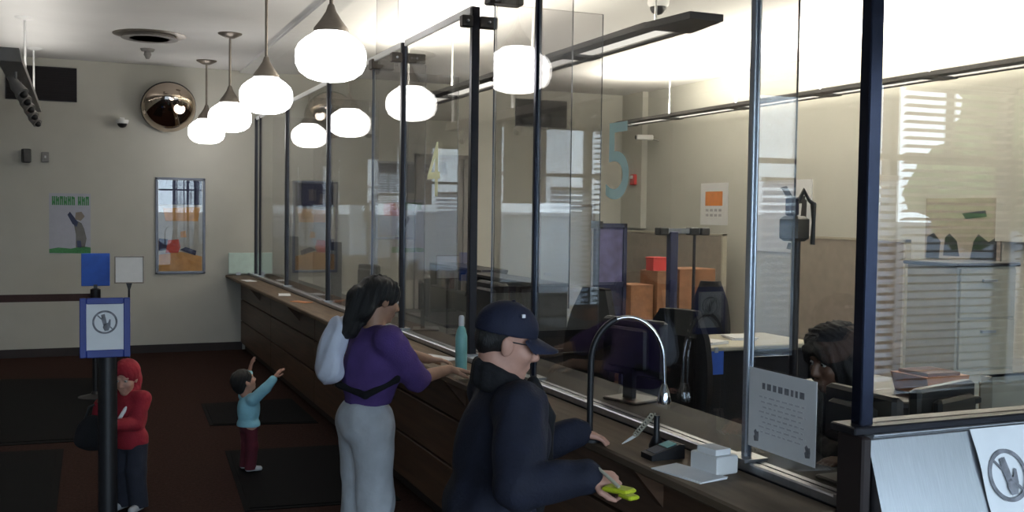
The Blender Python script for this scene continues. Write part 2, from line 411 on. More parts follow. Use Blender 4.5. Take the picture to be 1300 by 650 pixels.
def fin(y, x0, x1, z0, z1, label, mats=('divider', 'edge'), clamp=None, name='glass_fin', group='glass fins of the screen'):
    t = thing(name, label, 'glass panel', ((x0+x1)/2, y, z0), group)
    part(t, 'panel', MB().pane((x0, y-.006, z0), (x1, y+.006, z1), 'y'), list(mats))
    if clamp:
        part(t, 'clamp', MB().box((clamp[0], y-.05, clamp[2]), (clamp[1], y+.05, clamp[3]), 0, 0, .006), 'clamp')
    return t
fin(3.02, 2.22, 2.385, 1.45, CE-.005, 'narrow glass fin hanging above the white notice sheet, full of window reflection')
fin(4.89, 2.22, 2.40, 1.45, CE-.005, 'narrow glass fin beside the slim post, crossing the wide divider')
fin(5.52, 2.22, 2.91, 1.12, TOPG-.005, 'wide glass divider standing out behind the screen at the numeral 5 station', clamp=(2.16, 2.37, TOPG-.01, TOPG+.09), name='glass_divider', group='wide glass dividers')
fin(7.28, 2.235, 2.37, 1.45, 3.04, 'short narrow glass fin clamped to the post left of the numeral 4')
fin(8.12, 2.22, 2.40, TOPG-.02, CE-.005, 'narrow glass fin hanging from the ceiling above the far wide divider', clamp=(2.17, 2.36, TOPG-.06, TOPG+.02))
fin(8.12, 2.22, 2.93, 1.12, TOPG-.07, 'wide glass divider standing out behind the screen beyond the numeral 4', name='glass_divider', group='wide glass dividers')
fin(10.5, 2.22, 2.9, 1.12, TOPG-.05, 'wide glass divider third along the screen, near the far sleeved posts', name='glass_divider', group='wide glass dividers')
fin(12.9, 2.22, 2.9, 1.12, TOPG-.05, 'wide glass divider closest to the back wall', name='glass_divider', group='wide glass dividers')
rp = thing('return_glass', 'broad glass pane above the parcel hatch reflecting window blinds', 'glass pane', (3.2, 2.44, 1.325))
part(rp, 'panel', MB().pane((2.225, 2.434, 1.325), (XR, 2.446, CE-.005), 'y'), ['screen', 'edge'])

# notice sheet on pane
def sheet_x(name, label, cat, y0, y1, z0, z1, x, extra):
    t = thing(name, label, cat, (x, (y0+y1)/2, z0))
    part(t, 'sheet', MB().box((x-.002, y0, z0), (x, y1, z1)), 'paper')
    extra(t); return t
def notice(t):
    x = XG-.0085; b = MB(); r = random.Random(3)
    yL, yR = 3.0, 2.64
    def line(z, a, bb, h, seg):
        y = yL-a
        while y > yL-bb:
            w = r.uniform(.4, 1)*seg; b2 = max(y-w, yL-bb); b.box((x-.0006, b2, z), (x, y, z+h)); y = b2-seg*.35
    line(1.352, .075, .30, .022, .03)
    part(t, 'heading', b, 'inkmid'); b = MB()
    for k in range(8): line(1.322-k*.0175, .06+.01*(k % 3), .31-.012*(k % 2), .006, .03)
    part(t, 'printed_text', b, 'inklight')
    for c in (2.955, 2.68):
        s = MB()
        s.prism([(c-.014, 1.165), (c+.009, 1.162), (c+.013, 1.178), (c+.007, 1.184), (c+.012, 1.196), (c+.003, 1.206), (c-.006, 1.197), (c-.014, 1.200), (c-.016, 1.184)], 'x', x-.0006, x)
        part(t, 'corner_mark', s, 'inkmid')
sheet_x('notice_sheet', 'white printed notice sheet stuck to the glass left of the parcel hatch', 'notice', 2.64, 3.0, 1.14, 1.42, XG-.0065, notice)

# paper with ring emblem over the hatch
def emblem(t, c, r, U, V, N, mt='inkmid'):
    """no-phone sign: ring, slash and a handset held in a hand, laid on the plane (U,V) at c, raised along N"""
    c, U, V, N = map(Vector, (c, U, V, N))
    def P(a, b, h=0): return tuple(c+U*a*r+V*b*r+N*h)
    b = MB(); n = 40
    for r0, r1 in ((.84, 1.),):
        vs = []
        for i in range(n):
            a = 2*PI*i/n; ca, sa = math.cos(a), math.sin(a)
            vs += [P(r0*ca, r0*sa), P(r1*ca, r1*sa), P(r0*ca, r0*sa, .001), P(r1*ca, r1*sa, .001)]
        fs = []
        for i in range(n):
            j = (i+1) % n; A = 4*i; B = 4*j
            fs += [(A+2, A+3, B+3, B+2), (A, B, B+1, A+1), (A+1, B+1, B+3, A+3), (A, A+2, B+2, B)]
        b.add(vs, fs)
    def poly(pts, h=.001):
        k = len(pts); vs = [P(*p) for p in pts]+[P(*p, h) for p in pts]
        b.add(vs, [tuple(range(k-1, -1, -1)), tuple(range(k, 2*k))]+[(i, (i+1) % k, k+(i+1) % k, k+i) for i in range(k)])
    poly([(-.62, .55), (-.55, .62), (.62, -.55), (.55, -.62)], .0012)
    part(t, 'emblem_ring', b, mt)
    b = MB()
    poly([(-.30, .62), (-.02, .70), (.10, .2), (.16, -.2), (-.14, -.26), (-.24, .1)])
    poly([(-.10, -.18), (.25, -.05), (.36, .25), (.46, .2), (.44, -.3), (.28, -.72), (-.02, -.75), (-.16, -.45)])
    part(t, 'handset_mark', b, mt)
pn = thing('emblem_paper', 'white paper with grey ring emblem hanging over the steel parcel hatch', 'paper', (2.75, 2.36, 1.05))
def sl(x, z): # point on the leaning steel face
    y = 2.385-(1.285-z)/(1.285-1.0)*.095-.004
    return (x, y, z)
pp = MB(); vs = []
for k in range(13):
    z = 1.292-k*.024; lift = .006*math.sin(k*.5)+.0008*k
    for x in (2.578+.0012*k, 2.70, 2.86):
        p = sl(x, min(z, 1.285)); vs.append((p[0], p[1]-.001-lift*(1 if x < 2.6 else .5), z))
n = len(vs); vs2 = [(x, y+.0007, z) for x, y, z in vs]
fs = []
for k in range(12):
    for i in range(2):
        a = k*3+i; fs.append((a, a+3, a+4, a+1)); fs.append((n+a, n+a+1, n+a+4, n+a+3))
pp.add(vs+vs2, fs); part(pn, 'sheet', pp, 'paper', 180)
dn = Vector((0, -.095, -.285)).normalized()
ec = Vector(sl(2.688, 1.150))+Vector((0, -.0115, 0))
emblem(pn, ec, .082, (1, 0, 0), -dn, (0, -.95, .31))

# ------------------------------------------------------------------ globe pendants
def pendant(x, y, label):
    zc = 2.96
    t = thing('globe_pendant', label, 'pendant lamp', (x, y, CE), 'white globe pendants in the lobby')
    part(t, 'canopy', MB().lathe([(.02, -.055), (.05, -.05), (.125, -.012), (.13, 0)], (x, y, CE), 28), 'lampmetal', 50)
    part(t, 'rod', MB().tube([(x, y, CE-.04), (x, y, zc+.33)], .0125), 'lampmetal', 40)
    part(t, 'holder', MB().lathe([(.115, .165), (.112, .19), (.07, .245), (.035, .30), (.02, .345), (.014, .35)], (x, y, zc), 28), 'lampmetal', 40)
    prof = [(.02, -.155), (.10, -.150), (.155, -.132), (.205, -.095), (.229, -.045), (.232, 0), (.229, .045), (.21, .085), (.165, .125), (.115, .158), (.105, .172)]
    part(t, 'globe', MB().lathe(prof, (x, y, zc), 40), 'globe', 60)
    return t
p0 = pendant(1.53, 6.72, 'nearest hanging white globe lamp, left of the glass screen')
for y, lb in ((9.25, 'second hanging white globe lamp counting from the near one'), (11.62, 'third hanging white globe lamp counting from the near one'),
              (13.86, 'hanging white globe lamp closest to the back wall')):
    copy_tree(p0, (0, y-6.72, 0), lb)

# ------------------------------------------------------------------ office linear lights
def linear(x, y0, y1, z, stems, label, power):
    t = thing('linear_light', label, 'light fixture', (x, y0, z), 'suspended linear lights in the office')
    w = .17
    for sg in (-1, 1):
        part(t, 'side_rail', MB().prism([(x+sg*(w-.075), z), (x+sg*w, z+.012), (x+sg*w, z+.05), (x+sg*(w-.02), z+.052), (x+sg*(w-.08), z+.015)], 'y', y0, y1), 'darkfix')
    part(t, 'diffuser', MB().box((x-w+.085, y0+.03, z+.022), (x+w-.085, y1-.03, z+.032)), 'tube')
    for yy, d in ((y0, -.45), (y1, .2)):
        e = MB().prism([(x-w-.005, yy), (x+w+.005, yy), (x+w*.7, yy+d), (x-w*.7, yy+d)] if d > 0 else [(x-w*.7, yy+d), (x+w*.7, yy+d), (x+w+.005, yy), (x-w-.005, yy)], 'z', z+.002, z+.045)
        part(t, 'end_cap', e, 'darkfix')
    y = y0+1.3
    while y < y1-.5: part(t, 'cross_bar', MB().box((x-w+.01, y-.09, z+.004), (x+w-.01, y+.09, z+.04)), 'darkfix'); y += 1.5
    for sy in stems:
        s = part(t, 'stem', MB().tube([(x, sy, z+.05), (x, sy, CE-.02)], .009), 'white', 40)
        part(s, 'ceiling_plate', MB().lathe([(.03, -.035), (.10, -.012), (.105, 0)], (x, sy, CE), 24), 'white', 40)
    L = bpy.data.lights.new('uplight', 'AREA'); L.shape = 'RECTANGLE'; L.size = .2; L.size_y = (y1-y0)*.95; L.energy = power; L.color = (1, .935, .80)
    o = bpy.data.objects.new('uplight', L); COL.objects.link(o); o.location = (x, (y0+y1)/2, z+.075); o.rotation_euler = (PI, 0, 0)
linear(3.5, 5.75, 11.6, 3.135, (5.9, 7.9, 9.9, 11.4), 'grey suspended linear light nearer the glass screen', 120)
linear(7.05, 4.2, 12.6, 3.2, (5.6, 7.09, 8.56, 10.04, 11.5), 'long suspended linear light along the bright right wall', 560)

# lobby track light at far left
tl = thing('track_light', 'grey hanging track light with spot heads at upper left', 'light fixture', (-.50, 11.5, 3.1))
part(tl, 'track_body', MB().prism([(-.60, 3.12), (-.42, 3.12), (-.44, 3.23), (-.58, 3.23)], 'y', 9.2, 13.9), 'greyfix')
for sy in (11.62, 14.0-.2):
    s = part(tl, 'stem', MB().tube([(-.50, sy, 3.2), (-.50, sy, CE-.02)], .012), 'white', 40)
    part(s, 'ceiling_plate', MB().lathe([(.02, -.03), (.09, -.01), (.1, 0)], (-.50, sy, CE), 24), 'white', 40)
for y in (9.9, 10.6, 11.4, 12.3, 13.3):
    h = part(tl, 'spot_head', MB().tube([(-.50, y, 3.12), (-.50, y, 3.05)], .012).tube([(-.54, y+.04, 3.08), (-.50, y, 3.0), (-.44, y-.05, 2.93)], [.03, .05, .055]), 'greyfix', 40)
    part(h, 'spot_lens', MB().sphere((-.437, y-.053, 2.925), .035, 12, 8), 'black', 60)

# ------------------------------------------------------------------ ceiling and wall fittings
L = bpy.data.lights.new('track_uplight', 'AREA'); L.shape = 'RECTANGLE'; L.size = .1; L.size_y = 4.5; L.energy = 14; L.color = (1, .96, .9)
o = bpy.data.objects.new('track_uplight', L); COL.objects.link(o); o.location = (-.50, 11.5, 3.24); o.rotation_euler = (PI, 0, 0)
av = thing('ceiling_diffuser', 'round ringed air diffuser on the lobby ceiling', 'vent', (.73, 12.13, CE))
part(av, 'flange', MB().lathe([(.36, -.014), (.39, -.004), (.39, 0)], (.73, 12.13, CE), 40), 'lampmetal', 40)
for r in (.29, .2, .11):
    part(av, 'cone_ring', MB().lathe([(r, -.045), (r+.012, -.045), (r-.03, -.002), (r-.045, -.002)], (.73, 12.13, CE), 36), 'greyfix', 40)
sd = thing('smoke_detector', 'small pale sprinkler head on the ceiling past the round diffuser', 'detector', (.77, 13.2, CE))
part(sd, 'base', MB().lathe([(.07, -.03), (.085, 0)], (.77, 13.2, CE), 24), 'greyfix', 40)
part(sd, 'nozzle', MB().lathe([(.02, -.12), (.045, -.07), (.035, -.03)], (.77, 13.2, CE), 20), 'greyfix', 40)
def vent(x0, x1, z0, z1, label, slat):
    t = thing('wall_vent', label, 'vent', ((x0+x1)/2, YB, z0), 'dark wall vents')
    part(t, 'opening', MB().box((x0+.01, YB-.02, z0+.01), (x1-.01, YB-.004, z1-.01)), 'duct')
    f = MB().box((x0, YB-.025, z0), (x1, YB, z0+.012)).box((x0, YB-.025, z1-.012), (x1, YB, z1)).box((x0, YB-.025, z0), (x0+.012, YB, z1)).box((x1-.012, YB-.025, z0), (x1, YB, z1))
    part(t, 'vent_frame', f, 'bronze')
    g = MB()
    for k in range(1, 14):
        z = z0+(z1-z0)*k/14; g.prism([(YB-.022, z-.006), (YB-.020, z-.009), (YB-.006, z+.004), (YB-.008, z+.007)], 'x', x0+.012, x1-.012)
    part(t, 'louvre', g, 'duct')
vent(-.86, -.02, 3.33, 3.77, 'dark rectangular vent high on the lobby back wall behind the track light', 0)
vent(6.22, 7.09, 3.31, 3.73, 'dark rectangular vent high on the office back wall', 0)
cm = thing('convex_mirror', 'round convex security mirror high on the lobby back wall', 'mirror', (1.11, YB-.02, 3.30))
prof = [(.375*math.sin(a), .24*math.cos(a)) for a in [PI/2*(1-k/14) for k in range(15)]]; prof[-1] = (.002, .24); prof = [(r*.93, h*.8) for r, h in prof]
def tilted(mb, c, a):
    ca, sa = math.cos(a), math.sin(a)
    mb.v = [(x, c[1]+(y-c[1])*ca-(z-c[2])*sa, c[2]+(y-c[1])*sa+(z-c[2])*ca) for x, y, z in mb.v]; return mb
MC = (1.11, YB-.17, 3.31)
part(cm, 'dome', tilted(MB().lathe(prof, MC, 48, 0, 'y'), MC, .45), 'bronzemirror', 60)
part(cm, 'rim', tilted(MB().lathe([(.33, .002), (.355, 0), (.355, -.02), (.33, -.02)], MC, 48, 0, 'y'), MC, .45), 'black', 40)
part(cm, 'mount', MB().tube([(1.11, YB, 3.30), (1.11, YB-.15, 3.30)], .025), 'bronze', 40)
def dome_cam(c, r, wall, label):
    t = thing('dome_camera', label, 'camera', c, 'dome cameras')
    x, y, z = c
    part(t, 'housing', MB().lathe([(r*.98, -r*.7), (r*1.15, -r*.35), (r*1.15, 0)], c, 24), 'white', 40)
    part(t, 'lens_dome', MB().lathe([(.004, -r*1.5), (r*.4, -r*1.42), (r*.7, -r*1.2), (r*.85, -r*.9), (r*.88, -r*.68)], c, 24), 'black', 60)
    if wall: part(t, 'wall_arm', MB().box((x-.03, y, z-.02), (x+.03, wall, z+.03), 0, 0, .005), 'white')
dome_cam((4.80, 8.05, CE), .085, None, 'white dome camera on the office ceiling')
dome_cam((.53, YB-.12, 3.12), .07, YB, 'small dome camera on the back wall left of the convex mirror')
wm = thing('wall_speaker', 'small dark bracketed speaker on the back wall above the green poster', 'speaker', (-.62, YB, 2.6))
part(wm, 'bracket', MB().box((-.66, YB-.05, 2.60), (-.58, YB, 2.68)), 'greyfix')
part(wm, 'cabinet', MB().box((-.67, YB-.14, 2.52), (-.57, YB-.05, 2.70), 0, .3, .01), 'black')
ws = thing('wall_switch_box', 'pale switch box on the back wall right of the dark speaker', 'switch', (-.40, YB, 2.6))
part(ws, 'cover', MB().box((-.445, YB-.03, 2.54), (-.355, YB, 2.67), 0, 0, .006), 'greyfix')
part(ws, 'toggle', MB().box((-.41, YB-.045, 2.59), (-.39, YB-.03, 2.62)), 'white')

# green poster
gp = thing('green_poster', 'white poster with green heading and green foot band on the back wall', 'poster', (-.11, YB, 1.35))
part(gp, 'sheet', MB().box((-.36, YB-.004, 1.35), (.14, YB, 2.14)), 'posterpaper')
b = MB(); r = random.Random(11); x = -.325
for k in range(9):
    w = .040; z0 = 1.985; y = YB-.0055
    if k == 6: x += .03
    b.box((x, y, z0), (x+w*.42, YB-.004, z0+.115)); b.box((x+w*.58, y, z0), (x+w, YB-.004, z0+.115-.01*(k % 2))); b.box((x+w*.42, y, z0+.02+.03*(k % 3)), (x+w*.58, YB-.004, z0+.055+.03*(k % 3)))
    x += .047
part(gp, 'heading', b, 'green')
part(gp, 'foot_band', MB().prism([(-.36, 1.36), (.14, 1.35), (.14, 1.43), (.05, 1.445), (-.1, 1.415), (-.25, 1.43), (-.36, 1.41)], 'y', YB-.0055, YB-.004), 'green')
b = MB()
b.prism([(-.04, 1.43), (.07, 1.43), (.09, 1.55), (.06, 1.68), (.03, 1.75), (-.02, 1.78), (-.06, 1.72), (-.04, 1.6)], 'y', YB-.0055, YB-.004)
part(gp, 'printed_figure', b, 'clamp')
part(gp, 'printed_prop', MB().prism([(-.14, 1.86), (-.11, 1.90), (-.01, 1.76), (-.03, 1.70), (-.08, 1.74)], 'y', YB-.006, YB-.004), 'dkblue')
part(gp, 'printed_shoe', MB().prism([(-.02, 1.43), (.03, 1.43), (.02, 1.52), (-.03, 1.52)], 'y', YB-.0062, YB-.004), 'dkblue')
b = MB(); b.prism([(-.05, 1.80), (.02, 1.78), (.07, 1.84), (.03, 1.90), (-.04, 1.89)], 'y', YB-.006, YB-.004); part(gp, 'printed_hat', b, 'taupe')

# framed posters with glass
def framed(x0, x1, z0, z1, label, scheme):
    t = thing('framed_poster', label, 'poster', ((x0+x1)/2, YB, z0), 'framed posters under glass'); f = .035
    fr = MB().box((x0, YB-.03, z0), (x0+f, YB, z1), 0, 0, .006).box((x1-f, YB-.03, z0), (x1, YB, z1), 0, 0, .006).box((x0, YB-.03, z0), (x1, YB, z0+f), 0, 0, .006).box((x0, YB-.03, z1-f), (x1, YB, z1), 0, 0, .006)
    part(t, 'picture_frame', fr, 'framealu')
    b = MB(); b.box((x0+f, YB-.010, z0+f), (x1-f, YB-.002, z1-f), 0)
    W, H = x1-x0, z1-z0
    def pl(pts, mi, k): b.prism([(x0+W*a, z0+H*c) for a, c in pts], 'y', YB-.010-.0008*k, YB-.010, mi)
    for k, (pts, mi) in enumerate(scheme): pl(pts, mi, 1+k)
    part(t, 'print', b, ['printpale', 'printorange', 'printred', 'dkblue', 'posterpaper', 'yellow', 'dkblue'])
    part(t, 'glazing', MB().pane((x0+f, YB-.024, z0+f), (x1-f, YB-.020, z1-f), 'y', 0), 'cover')
framed(.95, 1.60, 1.07, 2.38, 'tall silver-framed orange and red poster on the lobby back wall',
       [([(.07, .03), (.93, .03), (.93, .18), (.5, .23), (.07, .2)], 1), ([(.07, .03), (.93, .03), (.93, .10), (.07, .08)], 1), ([(.2, .55), (.85, .55), (.9, .70), (.15, .68)], 1),
        ([(.07, .24), (.22, .25), (.24, .36), (.07, .37)], 3), ([(.2, .22), (.45, .22), (.5, .28), (.46, .36), (.25, .35)], 2), ([(.48, .25), (.8, .19), (.82, .24), (.6, .28)], 3),
        ([(.5, .38), (.62, .38), (.6, .45), (.5, .44)], 1), ([(.07, .72), (.93, .72), (.93, .97), (.07, .97)], 6)])
framed(4.0, 4.64, 1.55, 2.70, 'silver-framed pale poster on the office back wall left of the grey door',
       [([(.1, .05), (.9, .05), (.9, .3), (.1, .3)], 4), ([(.2, .3), (.7, .3), (.7, .48), (.2, .46)], 2), ([(.07, .6), (.93, .6), (.93, .97), (.07, .97)], 6)])
nb = thing('notice_board', 'dark teal notice board on the office back wall beyond the far posts', 'notice board', (3.15, YB, 2.0))
part(nb, 'board', MB().box((2.93, YB-.02, 2.0), (3.36, YB-.002, 2.38)), 'dkblue')
part(nb, 'board_frame', MB().box((2.92, YB-.03, 1.985), (3.37, YB, 2.0)).box((2.92, YB-.03, 2.38), (3.37, YB, 2.395)).box((2.92, YB-.03, 2.0), (2.935, YB, 2.38)).box((3.355, YB-.03, 2.0), (3.37, YB, 2.38)), 'bronze')
part(nb, 'pinned_note', MB().box((3.02, YB-.022, 2.1), (3.13, YB-.02, 2.26)).box((3.18, YB-.022, 2.06), (3.31, YB-.02, 2.2)), 'taupe')

# office doors on the back wall
d1 = struct('door_1', MB().box((4.66, YB-.05, 0), (5.36, YB, 2.76)), 'doorgrey')
struct('door_frame', MB().box((4.60, YB-.07, 0), (4.66, YB, 2.82)).box((5.36, YB-.07, 0), (5.43, YB, 2.82)).box((4.60, YB-.07, 2.76), (5.43, YB, 2.82)), 'doorgrey', d1)
struct('door_handle', MB().box((4.74, YB-.11, 1.0), (4.86, YB-.08, 1.03)).box((4.76, YB-.09, .95), (4.80, YB-.05, 1.08)), 'alu', d1)
d2 = struct('door_2', MB().box((6.66, YB-.03, 0), (7.55, YB, 2.07)), 'wall')
struct('door_frame', MB().box((6.60, YB-.05, 0), (6.66, YB, 2.12)).box((7.55, YB-.05, 0), (7.61, YB, 2.12)).box((6.60, YB-.05, 2.07), (7.61, YB, 2.12)), 'taupe', d2)
struct('door_handle', MB().box((6.72, YB-.09, 1.0), (6.84, YB-.06, 1.03)), 'alu', d2)

# pale green end panel at the counter end
ep = thing('frosted_end_panel', 'pale green frosted glass panel standing on the far end of the counter', 'glass panel', (2.15, YB-.1, 1.05))
part(ep, 'panel', MB().box((1.90, YB-.11, 1.07), (2.50, YB-.095, 1.36), 0, 0, .004), 'frost')
part(ep, 'clip', MB().box((2.0, YB-.12, 1.05), (2.06, YB-.085, 1.09)).box((2.32, YB-.12, 1.05), (2.38, YB-.085, 1.09)), 'alu')

# right wall fittings
wc = thing('wall_camera', 'small white bracketed camera high on the bright office wall', 'camera', (XR, 13.67, 3.1))
part(wc, 'bracket', MB().tube([(XR, 13.67, 3.10), (XR-.10, 13.67, 3.12), (XR-.14, 13.66, 3.14)], .014), 'greyfix', 40)
part(wc, 'body', MB().box((XR-.38, 13.62, 3.10), (XR-.12, 13.71, 3.18), 0, -.25, .012), 'white')
part(wc, 'lens', MB().lathe([(.03, 0), (.034, .03)], (XR-.385, 13.70, 3.14), 16, 0, 'x'), 'black', 40)
fa = thing('fire_alarm', 'small red fire alarm box on the far corner of the office wall', 'alarm', (XR, 14.13-.2, 2.4))
fa.location = (XR-.1, 14.2, 2.43); ORG[fa] = Vector(fa.location)
part(fa, 'box', MB().box((XR-.155, 14.13, 2.43), (XR-.1, 14.27, 2.60), 0, 0, .01), 'red')
part(fa, 'strobe', MB().box((XR-.175, 14.17, 2.53), (XR-.155, 14.23, 2.58)), 'white')
rs = thing('wall_sign', 'white sheet with orange block on the bright office wall', 'sign', (XR, 12.13, 1.82))
part(rs, 'sheet', MB().box((XR-.004, 11.80, 1.83), (XR, 12.47, 2.42)), 'paper')
part(rs, 'colour_block', MB().box((XR-.0055, 11.93, 2.10), (XR-.004, 12.35, 2.30)), 'orange')
b = MB()
for k in range(4):
    for j in range(2): b.box((XR-.0055, 11.95+k*.105, 1.95+j*.07), (XR-.004, 12.02+k*.105, 1.985+j*.07))
part(rs, 'printed_text', b, 'inkpale')
def wallpic(y0, y1, z0, z1, label, blobs, bg):
    t = thing('wall_poster', label, 'poster', (XR, (y0+y1)/2, z0), 'posters on the bright office wall')
    part(t, 'sheet', MB().box((XR-.012, y0, z0), (XR, y1, z1)), bg)
    b = MB()
    for k, pts in enumerate(blobs): b.prism([(y1-(y1-y0)*a, z0+(z1-z0)*c) for a, c in pts], 'x', XR-.0125-.0006*k, XR-.012)
    part(t, 'printed_shapes', b, 'black')
wallpic(10.05, 11.25, 1.51, 2.42, 'grey photo backdrop poster on the bright office wall behind the camera pole',
        [[(.62, .05), (.95, .03), (.95, .12), (.65, .14)], [(.80, .1), (.92, .1), (.93, .72), (.86, .75)], [(.5, .9), (.6, .92), (.72, .75), (.9, .78), (.9, .68), (.68, .66)]], 'paper')
wallpic(7.26, 8.22, 1.55, 2.17, 'grey poster with dark figures on the office wall above the beige cabinet',
        [[(.02, .0), (.2, .0), (.22, .28), (.12, .42), (.03, .36)], [(.26, .05), (.48, .05), (.44, .3), (.34, .42), (.28, .35)], [(.62, .0), (.95, .0), (.95, .38), (.85, .3), (.72, .42), (.66, .3)], [(.5, .75), (.8, .8), (.82, .7), (.55, .66)]], 'taupe')
def partition(x, y0, y1, h, label):
    t = thing('office_partition', label, 'partition', (x, (y0+y1)/2, 0), 'taupe office partitions')
    part(t, 'panel', MB().box((x-.03, y0+.03, .12), (x+.03, y1-.03, h-.025), 0, 0, .006), 'taupe')
    part(t, 'trim_frame', MB().box((x-.035, y0, .0), (x+.035, y0+.03, h)).box((x-.035, y1-.03, .0), (x+.035, y1, h)).box((x-.035, y0, h-.025), (x+.035, y1, h)).box((x-.035, y0, .08), (x+.035, y1, .12)), 'beige')
    for y in (y0+.06, y1-.06): part(t, 'foot', MB().box((x-.18, y-.025, 0), (x+.18, y+.025, .03), 0, 0, .006), 'black')
partition(7.85, 11.35, 14.55, 1.72, 'long taupe partition under the orange-block sign')
partition(7.80, 8.05, 9.88, 1.74, 'taupe partition left of the beige cabinet')

# ------------------------------------------------------------------ office furniture seen through the glass
def office_chair(x, y, face, label, sh=1.30, w=.30):
    t = thing('office_chair', label, 'chair', (x, y, 0), 'dark office chairs behind the counter', face)
    b = MB(); n = 10; vs = []; fs = []
    for k in range(n+1):
        u = k/n; z = .62+(sh-.62)*u; ww = w*(.72+.28*math.sin(PI*min(1, u*1.1)))*(1 if u < .85 else 1-(u-.85)*2.2); yo = -.24-.05*u+.03*math.sin(u*PI)
        for s_, dy in ((-1, .02), (-.6, 0), (0, -.012), (.6, 0), (1, .02)): vs.append((s_*ww, yo+dy, z))
        for s_, dy in ((1, -.03), (.6, -.06), (0, -.07), (-.6, -.06), (-1, -.03)): vs.append((s_*ww, yo+dy, z))
    for k in range(n):
        for i in range(10):
            j = (i+1) % 10; fs.append((k*10+i, k*10+j, k*10+10+j, k*10+10+i))
    fs.append(tuple(range(9, -1, -1))); fs.append(tuple(range(n*10, n*10+10)))
    b.add(vs, fs); part(t, 'backrest', b, 'blackfab', 60)
    part(t, 'seat', MB().box((-.25, -.22, .56), (.25, .26, .64), 0, 0, .03), 'blackfab')
    part(t, 'column', MB().tube([(0, 0, .10), (0, 0, .56)], .03), 'black', 40)
    part(t, 'back_bar', MB().tube([(0, -.1, .56), (0, -.30, .58), (0, -.33, .8)], .02), 'black', 40)
    for k in range(5):
        a = 2*PI*k/5+.3; l = part(t, 'base_leg', MB().tube([(0, 0, .11), (.28*math.cos(a), .28*math.sin(a), .07)], [.028, .018]), 'black', 40)
        part(l, 'caster', MB().sphere((.28*math.cos(a), .28*math.sin(a), .03), .03, 10, 8), 'black', 60)
    for s_ in (-1, 1): part(t, 'armrest', MB().tube([(s_*.24, .0, .6), (s_*.29, 0, .78)], .014).box((s_*.29-.025, -.16, .78), (s_*.29+.025, .12, .81), 0, 0, .01), 'black', 40)
office_chair(2.98, 5.05, PI/2+.35, 'dark high-backed chair behind the arched lamp', 1.40, .27)
office_chair(2.90, 6.02, PI/2+.2, 'dark rounded chair behind the capped man', 1.46, .25)
office_chair(4.95, 7.35, -.6, 'slim black chair beside the pale work table', 1.42, .17)

def desk(x0, x1, y0, y1, h, label, top='beige'):
    t = thing('work_table', label, 'table', ((x0+x1)/2, (y0+y1)/2, 0), 'work tables in the office')
    part(t, 'tabletop', MB().box((x0, y0, h-.035), (x1, y1, h), 0, 0, .008), top)
    part(t, 'modesty_panel', MB().box((x0+.06, y0+.05, .05), (x1-.06, y0+.07, h-.04)), 'blackcloth')
    for xx in (x0+.04, x1-.04):
        for yy in (y0+.04, y1-.04): part(t, 'leg', MB().box((xx-.02, yy-.02, 0), (xx+.02, yy+.02, h-.035)), 'bronze')
desk(4.15, 5.2, 6.25, 6.95, 1.0, 'pale work table in the middle of the office', 'beige')
desk(5.8, 7.1, 10.2, 10.9, .74, 'pale work table carrying the orange cartons', 'beige')
desk(3.25, 3.92, 3.55, 4.25, 1.12, 'narrow tall table behind the parcel hatch glass', 'bronze')
def monitor(x, y, z, rot, label, w=.4, h=.3, base='black'):
    t = thing('monitor', label, 'monitor', (x, y, z), 'monitors behind the glass screen', rot)
    part(t, 'housing', MB().box((-w/2, -.03, .12), (w/2, .02, .12+h), 0, 0, .012), 'black')
    part(t, 'back_cover', MB().box((-w*.32, -.07, .16), (w*.32, -.03, .08+h), 0, 0, .012), 'black')
    part(t, 'screen_face', MB().box((-w/2+.02, .02, .14), (w/2-.02, .022, .10+h)), 'duct')
    part(t, 'stand', MB().box((-.03, -.05, .01), (.03, -.02, .2)).box((-.11, -.11, 0), (.11, .09, .014), 0, 0, .005), 'black')
monitor(2.47, 6.15, 1.048, -PI/2, 'black monitor beyond the counter from the woman in violet', .46, .34)
monitor(2.47, 7.5, 1.048, -PI/2-.3, 'black monitor behind the numeral 4 pane', .38, .30)
monitor(2.47, 9.2, 1.048, -PI/2+.2, 'black monitor beyond the far wide divider', .38, .30)
monitor(2.50, 4.35, 1.048, -PI/2+.3, 'black monitor on the teller side beyond the arched lamp', .40, .28)
monitor(2.46, 2.72, 1.048, -PI/2, 'black terminal hidden behind the white notice sheet', .34, .20)
monitor(2.95, 2.86, 1.0, .3, 'black monitor behind the parcel hatch glass', .42, .22)
ht = thing('hatch_shelf', 'dark shelf behind the parcel hatch', 'shelf', (3.2, 2.8, 0))
part(ht, 'shelf_board', MB().box((2.70, 2.51, .96), (3.55, 3.02, 1.0), 0, 0, .004), 'bronze'); part(ht, 'support', MB().box((2.74, 2.55, 0), (2.80, 2.98, .96)), 'bronze'); part(ht, 'support', MB().box((3.45, 2.55, 0), (3.51, 2.98, .96)), 'bronze')
